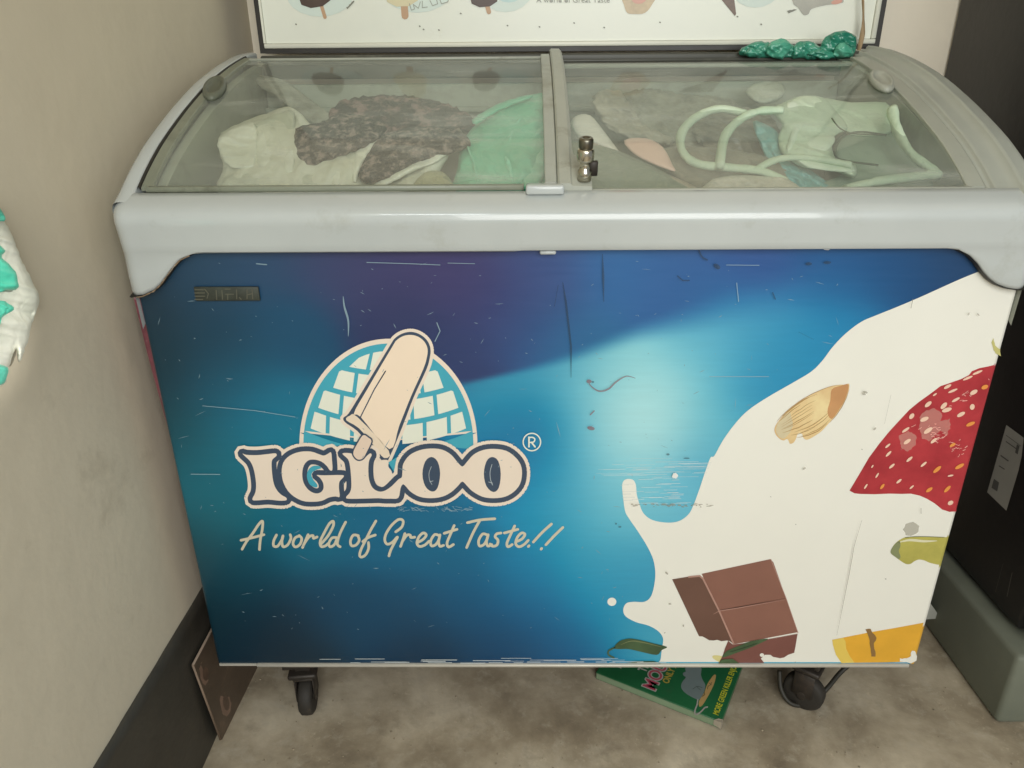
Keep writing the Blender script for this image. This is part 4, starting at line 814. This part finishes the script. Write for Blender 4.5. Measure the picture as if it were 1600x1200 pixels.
pillow('plastic_wrap', [(925,150),(960,140),(985,160),(1000,190),(1030,205),(1060,222),(1020,225),(970,212),(940,190)], .19, bagmat('creased_clear_wrap', (134, 130, 114), (196, 190, 174), scale=26, detail=9), 'light creased clear wrap lying above the pink packet', 'plastic', thick=.012, fold=.014, freq=22, seed=42, jagged=2.5)
pale2 = bagmat('mint_lit_fold', (196, 214, 190), (222, 232, 214), rough=.7, spec=.2, bump=.001)  # lighter copy of the mint fabric, light on its folds painted in
tb = empty('tote_bag', at(1290, 210, Y=.17), 'pale mint fabric bag with two looped handles in right half', 'bag')
def child_of(o, par, name):
    o.parent = par; o.location = -par.location; o.name = name
    for q in ('label', 'category'): 
        if q in o: del o[q]
    return o
child_of(pillow('bag_body', [(1205,172),(1225,160),(1250,150),(1285,152),(1305,172),(1325,200),(1305,212),(1300,232),(1310,250),(1336,256),(1334,278),(1300,266),(1255,262),(1222,240),(1216,215),(1222,195)], .105, pale, '', '', thick=.02, fold=.013, freq=10, seed=14), tb, 'bag_body')
child_of(pillow('bag_panel', [(1282,154),(1330,160),(1384,160),(1392,180),(1391,208),(1350,214),(1322,208),(1303,186)], .125, pale, '', '', thick=.012, fold=.009, freq=13, seed=15), tb, 'bag_panel')
for i, q in enumerate([[(1226,168),(1240,158),(1262,176),(1250,205),(1236,235),(1228,232),(1238,200)],[(1262,215),(1300,212),(1304,222),(1290,236),(1262,232)],[(1232,240),(1262,248),(1330,262),(1330,270),(1262,262)],[(1335,166),(1378,166),(1386,184),(1366,180)]]):
    child_of(pillow('bag_fold', q, .088 if i < 3 else .175, pale2, '', '', thick=.004, fold=.004, freq=20, seed=80+i, n=2), tb, 'bag_fold')
child_of(pillow('bag_base', [(1308,218),(1330,208),(1395,207),(1428,236),(1462,268),(1474,288),(1420,298),(1340,306),(1236,306),(1262,290),(1318,272),(1306,245)], .13, bagmat('dull_mint_fabric', (138, 156, 138), (156, 172, 152), rough=.6, bump=.001), '', '', thick=.010, fold=.003, freq=8, seed=16), tb, 'bag_base')  # duller grey-mint base
def px_seed(p): return p[0][0]*.37
def handle_tube(pts, Y, r, name='handle', m=pale):
    P3 = [tuple(at(x, y, Y=Y-.04, k=1.6, z0=.9)) for x, y in spline(pts, n=6)]
    rr_ = r if name == 'seam' else (lambda t: 1.2*r*(1+.22*noise.noise(Vector((t*9, px_seed(pts), 0)))+.12*noise.noise(Vector((t*30, 3, px_seed(pts))))))
    o = obj(name, tube(P3, rr_, 12, flat=.75, up=Vector((0, 1, .3))), m, tb); o.location = -tb.location; return o
handle_tube([(1165,178),(1125,170),(1090,182),(1066,206),(1066,236),(1090,256),(1140,262),(1190,268),(1228,284)], .125, .0058)
handle_tube([(1222,172),(1185,174),(1155,188),(1132,215),(1124,262)], .115, .0058)
handle_tube([(1186,262),(1215,249),(1255,246),(1300,252),(1330,258)], .118, .0045)
handle_tube([(1394,170),(1402,204),(1424,240),(1458,266),(1466,276)], .10, .0062, 'rim_piping')
handle_tube([(1466,272),(1430,276),(1370,284),(1322,296)], .10, .0062, 'rim_piping')
handle_tube([(1300,185),(1312,200),(1330,208),(1360,210),(1385,211)], .10, .0012, 'seam', mat('seam_olive_thread', S(100, 106, 88), .8))  # thin darker line along the lower edge of the bag panel
handle_tube([(1385,211),(1345,206),(1320,212),(1307,228),(1306,245),(1326,252),(1372,258)], .118, .0016, 'seam', mat('seam_dark_thread', S(86, 94, 78), .8))
pillow('food_packet', [(1100,308),(1108,284),(1130,276),(1165,274),(1200,276),(1232,280),(1250,308)], .075, bagmat('crumpled_white_film', (168, 164, 148), (216, 210, 196), scale=34), 'crumpled whitish film packet at the front frame below the handles', 'packet', thick=.010, fold=.008, freq=38, seed=17)

# bright bag hanging at the left edge
hb = bagmat('white_and_green_packet', (212, 216, 200), (238, 238, 226), scale=10, bump=.002, spec=.7)
hg = bagmat('mint_green_packet', (70, 190, 160), (110, 220, 196), scale=10, bump=.002, spec=.7)
bagp = empty('hanging_packet', at(0, 470, X=-.505), 'bright sunlit white and mint plastic packet hanging against the wall at the left edge', 'packet')
def hpart(nm, pts, Y, m, th, sd):
    o = pillow(nm, pts, 0, m, '', '', X=-.505+(-.300-Y)*.95, thick=th, fold=.014, freq=14, k=0, seed=sd, jagged=1.0); child_of(o, bagp, nm)
hpart('packet_body', [(-90,320),(-30,300),(-8,325),(10,350),(24,380),(36,410),(54,446),(62,466),(52,500),(44,530),(30,568),(24,545),(12,580),(6,602),(-20,606),(-90,600)], -.30, hb, .02, 21)
hpart('green_print', [(-85,380),(-20,372),(8,392),(2,402),(20,418),(28,440),(24,452),(-20,456),(-85,452)], -.321, hg, .006, 22)
hpart('green_print', [(-85,470),(-10,468),(14,474),(22,484),(8,492),(0,505),(-20,560),(-85,560)], -.321, hg, .006, 23)
hpart('green_print', [(-85,575),(-10,570),(12,575),(10,592),(0,601),(-40,603)], -.318, hg, .005, 24)
hpart('green_print', [(-40,325),(-8,318),(6,335),(8,345),(-5,346),(-40,350)], -.316, hg, .004, 25)

# green rag on the rail
rag = mat('green_film', S(30, 118, 96), .22, var=.35, scale=22, col2=S(84, 170, 142), spec=.8, bump=.003, bscale=50); rag2 = mat('green_film_pale', S(58, 150, 122), .25, var=.25, scale=30, col2=S(112, 192, 164), spec=.8)
gr_ = empty('green_plastic_scrap', at(1250, 75, Y=.505), 'crumpled shiny green plastic film on the back rail under the poster box', 'plastic')
for i, (q, Yd) in enumerate([([(1156,86),(1160,76),(1178,66),(1200,65),(1215,70),(1240,70),(1250,88),(1200,92)],.505),([(1196,84),(1205,66),(1222,60),(1232,64),(1236,78),(1222,92),(1204,90)],.492),([(1236,88),(1242,70),(1262,64),(1280,70),(1292,84),(1284,92),(1250,92)],.498),([(1280,88),(1284,66),(1296,54),(1312,49),(1328,50),(1337,58),(1338,80),(1326,91),(1300,92)],.500),([(1302,86),(1312,68),(1326,70),(1332,84),(1318,91)],.484),([(1262,84),(1275,76),(1300,80),(1306,90),(1280,92)],.488),([(1162,84),(1172,74),(1182,78),(1188,88),(1172,91)],.492)]):
    child_of(pillow('film_fold', q, Yd, rag if i not in (1, 4) else rag2, '', '', k=0, thick=.009, fold=.009, freq=46, seed=60+i, jagged=1.6, n=2), gr_, 'film_fold')

# ================================================================= RIGHT SIDE: PLINTH AND FRIDGE
me = bmesh_box((.812, .034, 0), (1.5, BY-.001, .148), .010, 3)
o = obj('plinth', me, M['plinth']); o['label'] = 'low grey green painted concrete plinth under the dark fridge'; o['category'] = 'plinth'
fr = empty('dark_fridge', (1.15, .3, .15), 'tall dark grey fridge standing on the grey plinth at right', 'fridge')
FX = .838
def fpart(nm, me, m, par=fr, **k): o = obj(nm, me, m, par, **k); o.location = -fr.location if par is fr else (0, 0, 0); return o
fpart('cabinet', bmesh_box((FX, .085, .158), (1.45, BY-.004, 1.95), .008, 3), M['fridge'])
fpart('foot', bmesh_box((.88, .12, .1485), (.92, .16, .1575)), M['darkmetal']); fpart('foot', bmesh_box((1.38, .12, .1485), (1.42, .16, .1575)), M['darkmetal'])
dr = fpart('door', bmesh_box((FX-.001, .040, .17), (1.451, .080, 1.94), .01, 3), M['fridge'])
fpart('door_handle', join([bmesh_box((1.40, .0, .9), (1.42, .012, 1.25), .004), bmesh_box((1.402, .010, .92), (1.418, .0395, .94)), bmesh_box((1.402, .010, 1.21), (1.418, .0395, 1.23))]), M['darkmetal'], dr)
def fs3(x, y, lv):
    p = at(x, y, X=FX); return (FX-.0006-lv*.0004, p.y, p.z)
q = [(1573,664),(1600,684),(1597,712),(1592,735),(1573,798),(1543,769)]
me, ms = layer_mesh([([q], M['paper'], 0), ([[(1554,748),(1562,754),(1559,768),(1550,762)]]+ribbon([(1565,712),(1576,720)], 2)+ribbon([(1562,728),(1570,733)], 1.6)+ribbon([(1573,690),(1590,702)], 1.4)+[[(1590,694),(1594,697),(1591,710),(1587,707)]]+ribbon([(1573,680),(1596,697)], .8), M['ink'], 1)], fs3)
fpart('rating_label', me, ms)
me, ms = layer_mesh([(ribbon([(1582,895),(1574,932)], 1)+ribbon([(1568,880),(1556,925)], 1.6, taper=True), P('fridge_scratch', 96, 96, 90), 0)], fs3); fpart('scratches', me, ms, kind='stuff')

# ================================================================= UNDER THE FREEZER
# green box of mouse killer
c0 = at(1127, 1128, Z=.018); c1 = at(931, 1050, Z=.018)
v = Vector((c0.x-c1.x, c0.y-c1.y, 0)); vl = v.length; v.normalize(); u = Vector((-v.y, v.x, 0)); DU = .30; VL = vl+.0
bxo = empty('trap_box', (c1.x, c1.y, 0), 'flat green printed mouse killer box lying on the floor under the freezer', 'box')
ang = math.atan2(v.y, v.x); bxo.rotation_euler[2] = ang
gm = mat('green_card', S(34, 96, 58), .35, var=.12, scale=9, dirt=S(54, 84, 60), dirt_scale=12, dirt_lo=.6, coat=.2); gs = mat('pale_card_edge', S(126, 146, 116), .5, var=.1, scale=12); 
me = bmesh_box((0, 0, .0015), (VL, DU, .018), .0015, 2); obj('carton', me, gm, bxo)
obj('front_edge', bmesh_box((.002, -.0012, .0045), (VL-.004, -.0001, .0165)), gs, bxo)
obj('torn_corner', mesh([(VL-.012, -.002, .0182), (VL+.001, -.002, .0184), (VL+.0015, .006, .0186), (VL-.006, .004, .019), (VL-.012, -.0022, .008), (VL+.001, -.0022, .004), (VL+.002, .006, .003)], [(0, 1, 2, 3), (0, 4, 5, 1), (1, 5, 6, 2)]), mat('worn_card', S(160, 150, 132), .8), bxo)
rotm = Matrix.Rotation(-ang, 3, 'Z')
def b3(x, y, lv):
    p = at(x, y, Z=.018); d = rotm @ (p-Vector((c1.x, c1.y, 0))); return (d.x, d.y, .0182+lv*.00015)
ZB_ = Z(920, 1030, 6.154)
def bword(txt, x, y, size, m, sxk=1.0, bold=0):
    cu = bpy.data.curves.new('t', 'FONT'); cu.body = txt; cu.size = size; cu.offset = bold; tmp = bpy.data.objects.new('t', cu); C.objects.link(tmp)
    bpy.context.view_layer.update(); me = bpy.data.meshes.new_from_object(tmp.evaluated_get(bpy.context.evaluated_depsgraph_get())); bpy.data.objects.remove(tmp)
    # text runs away from the front edge (+y), letter tops towards -x
    p = b3(*ZB_([(x, y)])[0], 0)
    for q in me.vertices: a, b_ = q.co.x*sxk, q.co.y; q.co = (p[0]-b_, p[1]+a, 0)
    return me
def setz(me, z):
    for q in me.vertices: q.co.z = z
    return me
wht = P('box_white', 176, 172, 164); pnk = P('box_pink', 178, 74, 92); yel = P('box_yellow', 206, 206, 60); gold = P('box_gold', 178, 158, 70)
obj('title_outline', setz(bword('MOUSE', 632, 312, .034, wht, .92, .0024), .0183), wht, bxo); obj('title_lettering', setz(bword('MOUSE', 632, 312, .034, pnk, .92, .0002), .0185), pnk, bxo)
obj('price_lettering', setz(bword('ONLY 25', 762, 240, .016, gold, .9, .0006), .0184), gold, bxo)
obj('brand_lettering', setz(bword('TRAP', 545, 130, .022, wht, .8, .0008), .0184), wht, bxo)
obj('side_lettering', setz(bword('TR', 300, 105, .022, wht, .8, .0005), .0184), wht, bxo)
obj('slogan_text', setz(bword('MORE GREEN KILLER ENJOY A GLUE', 1244, 545, .0135, yel, .78, .0003), .0184), yel, bxo)
gry = P('box_rat_grey', 124, 138, 136, scale=14, var=.12); tan_ = P('box_tan', 196, 162, 104); dkl = P('box_line', 48, 66, 54)
me, ms = layer_mesh([
 ([spline(ZB_([(1062,455),(1095,440),(1150,350),(1200,250),(1222,170),(1215,148),(1190,165),(1140,240),(1110,320),(1062,400)]), True, 3)], tan_, 0),
 ([spline(ZB_([(935,75),(1075,75),(1078,150),(1095,200),(1120,250),(1110,310),(1090,350),(1060,390),(1010,375),(940,335),(895,290),(888,250),(905,210),(930,180),(935,130)]), True, 3), spline(ZB_([(905,150),(910,130),(935,122),(955,135),(950,165),(925,168)]), True, 3)], gry, 1),
 (ribbon(spline(ZB_([(1048,390),(1040,440),(1022,490),(1020,525),(1045,530),(1085,500),(1115,468),(1140,462)])), 2.2, taper=False), wht, 2),
 (ribbon(spline(ZB_([(1000,290),(1040,265),(1090,275)])), .6)+ribbon(ZB_([(1040,268),(1075,300)]), .6)+ribbon(spline(ZB_([(1140,290),(1150,260),(1170,250),(1180,225)])), .6)+ribbon(ZB_([(1155,230),(1180,250)]), .6)+ribbon(ZB_([(1110,320),(1115,345),(1090,360)]), .7), dkl, 3)], b3)
obj('rat_picture', me, ms, bxo)
# leaning stained board
fa = Vector((-.508, .000, 0)); fb = Vector((-.5125, -.023, .187)); bt = Vector((-.5125, .16, .190)); bb = Vector((-.500, .18, 0)); thk = Vector((.004, 0, 0))
bmT = mat('stained_board', S(92, 78, 64), .5, var=.25, scale=9, dirt=S(130, 108, 90), dirt_scale=9, dirt_lo=.55, bump=.0008)
me = mesh([fa, fb, bt, bb, fa+thk, fb+thk, bt+thk, bb+thk], [(0, 1, 2, 3), (7, 6, 5, 4), (0, 4, 5, 1), (1, 5, 6, 2), (2, 6, 7, 3), (3, 7, 4, 0)])
lb = empty('leaning_board', (-.508, .08, 0), 'thin brown stained board leaning on the dark skirting left of the freezer', 'board')
o = obj('board', me, bmT, lb); o.location = -lb.location
eg = tube([fb+thk*.5, bt+thk*.5], .0022, 6); o = obj('worn_edge', eg, mat('pale_edge', S(140, 122, 106), .7), lb); o.location = -lb.location
eg = tube([fa+thk*.5+Vector((0, -.001, .002)), fb+thk*.5], .0018, 6); o = obj('worn_edge', eg, mat('pale_edge_front', S(130, 110, 92), .7), lb); o.location = -lb.location
def lb3(u_, v_, lv):
    p = (fa*(1-v_)+fb*v_)*(1-u_)+(bb*(1-v_)+bt*v_)*u_; return tuple(p+thk+Vector((.0006+lv*.0004, 0, 0)))
rs1 = P('ring_stain', 150, 122, 104, var=.2, scale=40, alpha=.8); rs2 = P('ring_stain_dark', 96, 76, 62, var=.3, scale=50)
for a, b_ in (((.10, .80, .085, .12), (.10, .78, .05, .07)), ((.22, .25, .09, .15), (.23, .24, .05, .09))):
    me, ms = layer_mesh([([jag(disc(*a), .012, .02)], rs1, 0), ([disc(*b_)], rs2, 1)], lambda x, y, l: lb3(x, y, l))
    o = obj('ring_stain', me, ms, lb); o.location = -lb.location
# cable looping under the right caster
cb = [at(1218, 1048, Y=.10), at(1220, 1075, Y=.085), at(1232, 1096, Z=.012), at(1250, 1102, Z=.006), at(1272, 1094, Z=.008), at(1292, 1076, Y=.09), at(1312, 1052, Y=.11), at(1330, 1036, Y=.12)]
o = obj('power_cable', tube(spline([tuple(p) for p in cb], n=7), .0042, 10), mat('cable_rubber', S(46, 43, 34), .55)); o['label'] = 'thick black cable looping down beside the right front caster'; o['category'] = 'cable'
# paper scrap behind the right corner
sc_ = [at(1452, 940, Y=.25), at(1470, 966, Y=.25), at(1446, 968, Y=.25)]
me = mesh([sc_[0], sc_[1], sc_[2], sc_[0]+Vector((.004, .03, -.004)), sc_[1]+Vector((-.004, .03, 0)), sc_[2]+Vector((0, .03, 0))], [(2, 1, 0), (3, 4, 5), (0, 1, 4, 3), (1, 2, 5, 4), (2, 0, 3, 5)])
o = obj('paper_scrap', me, M['paper']); o['label'] = 'small pale paper corner sticking out behind the freezer bottom right'; o['category'] = 'paper'
# grit on the floor
vs, fs = [], []
for _ in range(420):
    x = random.uniform(-.5, .85); y = random.uniform(-.35, .25); s = random.uniform(.0006, .0022); k = len(vs); a = random.uniform(0, 3)
    for i in range(4): vs.append((x+s*math.cos(a+i*1.57)*random.uniform(.6, 1.2), y+s*math.sin(a+i*1.57), .001))
    vs.append((x, y, .001+s*.9)); fs += [(k+i, k+(i+1) % 4, k+4) for i in range(4)]
obj('floor_grit', mesh(vs, fs), mat('grit', S(150, 138, 116), .9, var=.5, scale=30), kind='stuff')
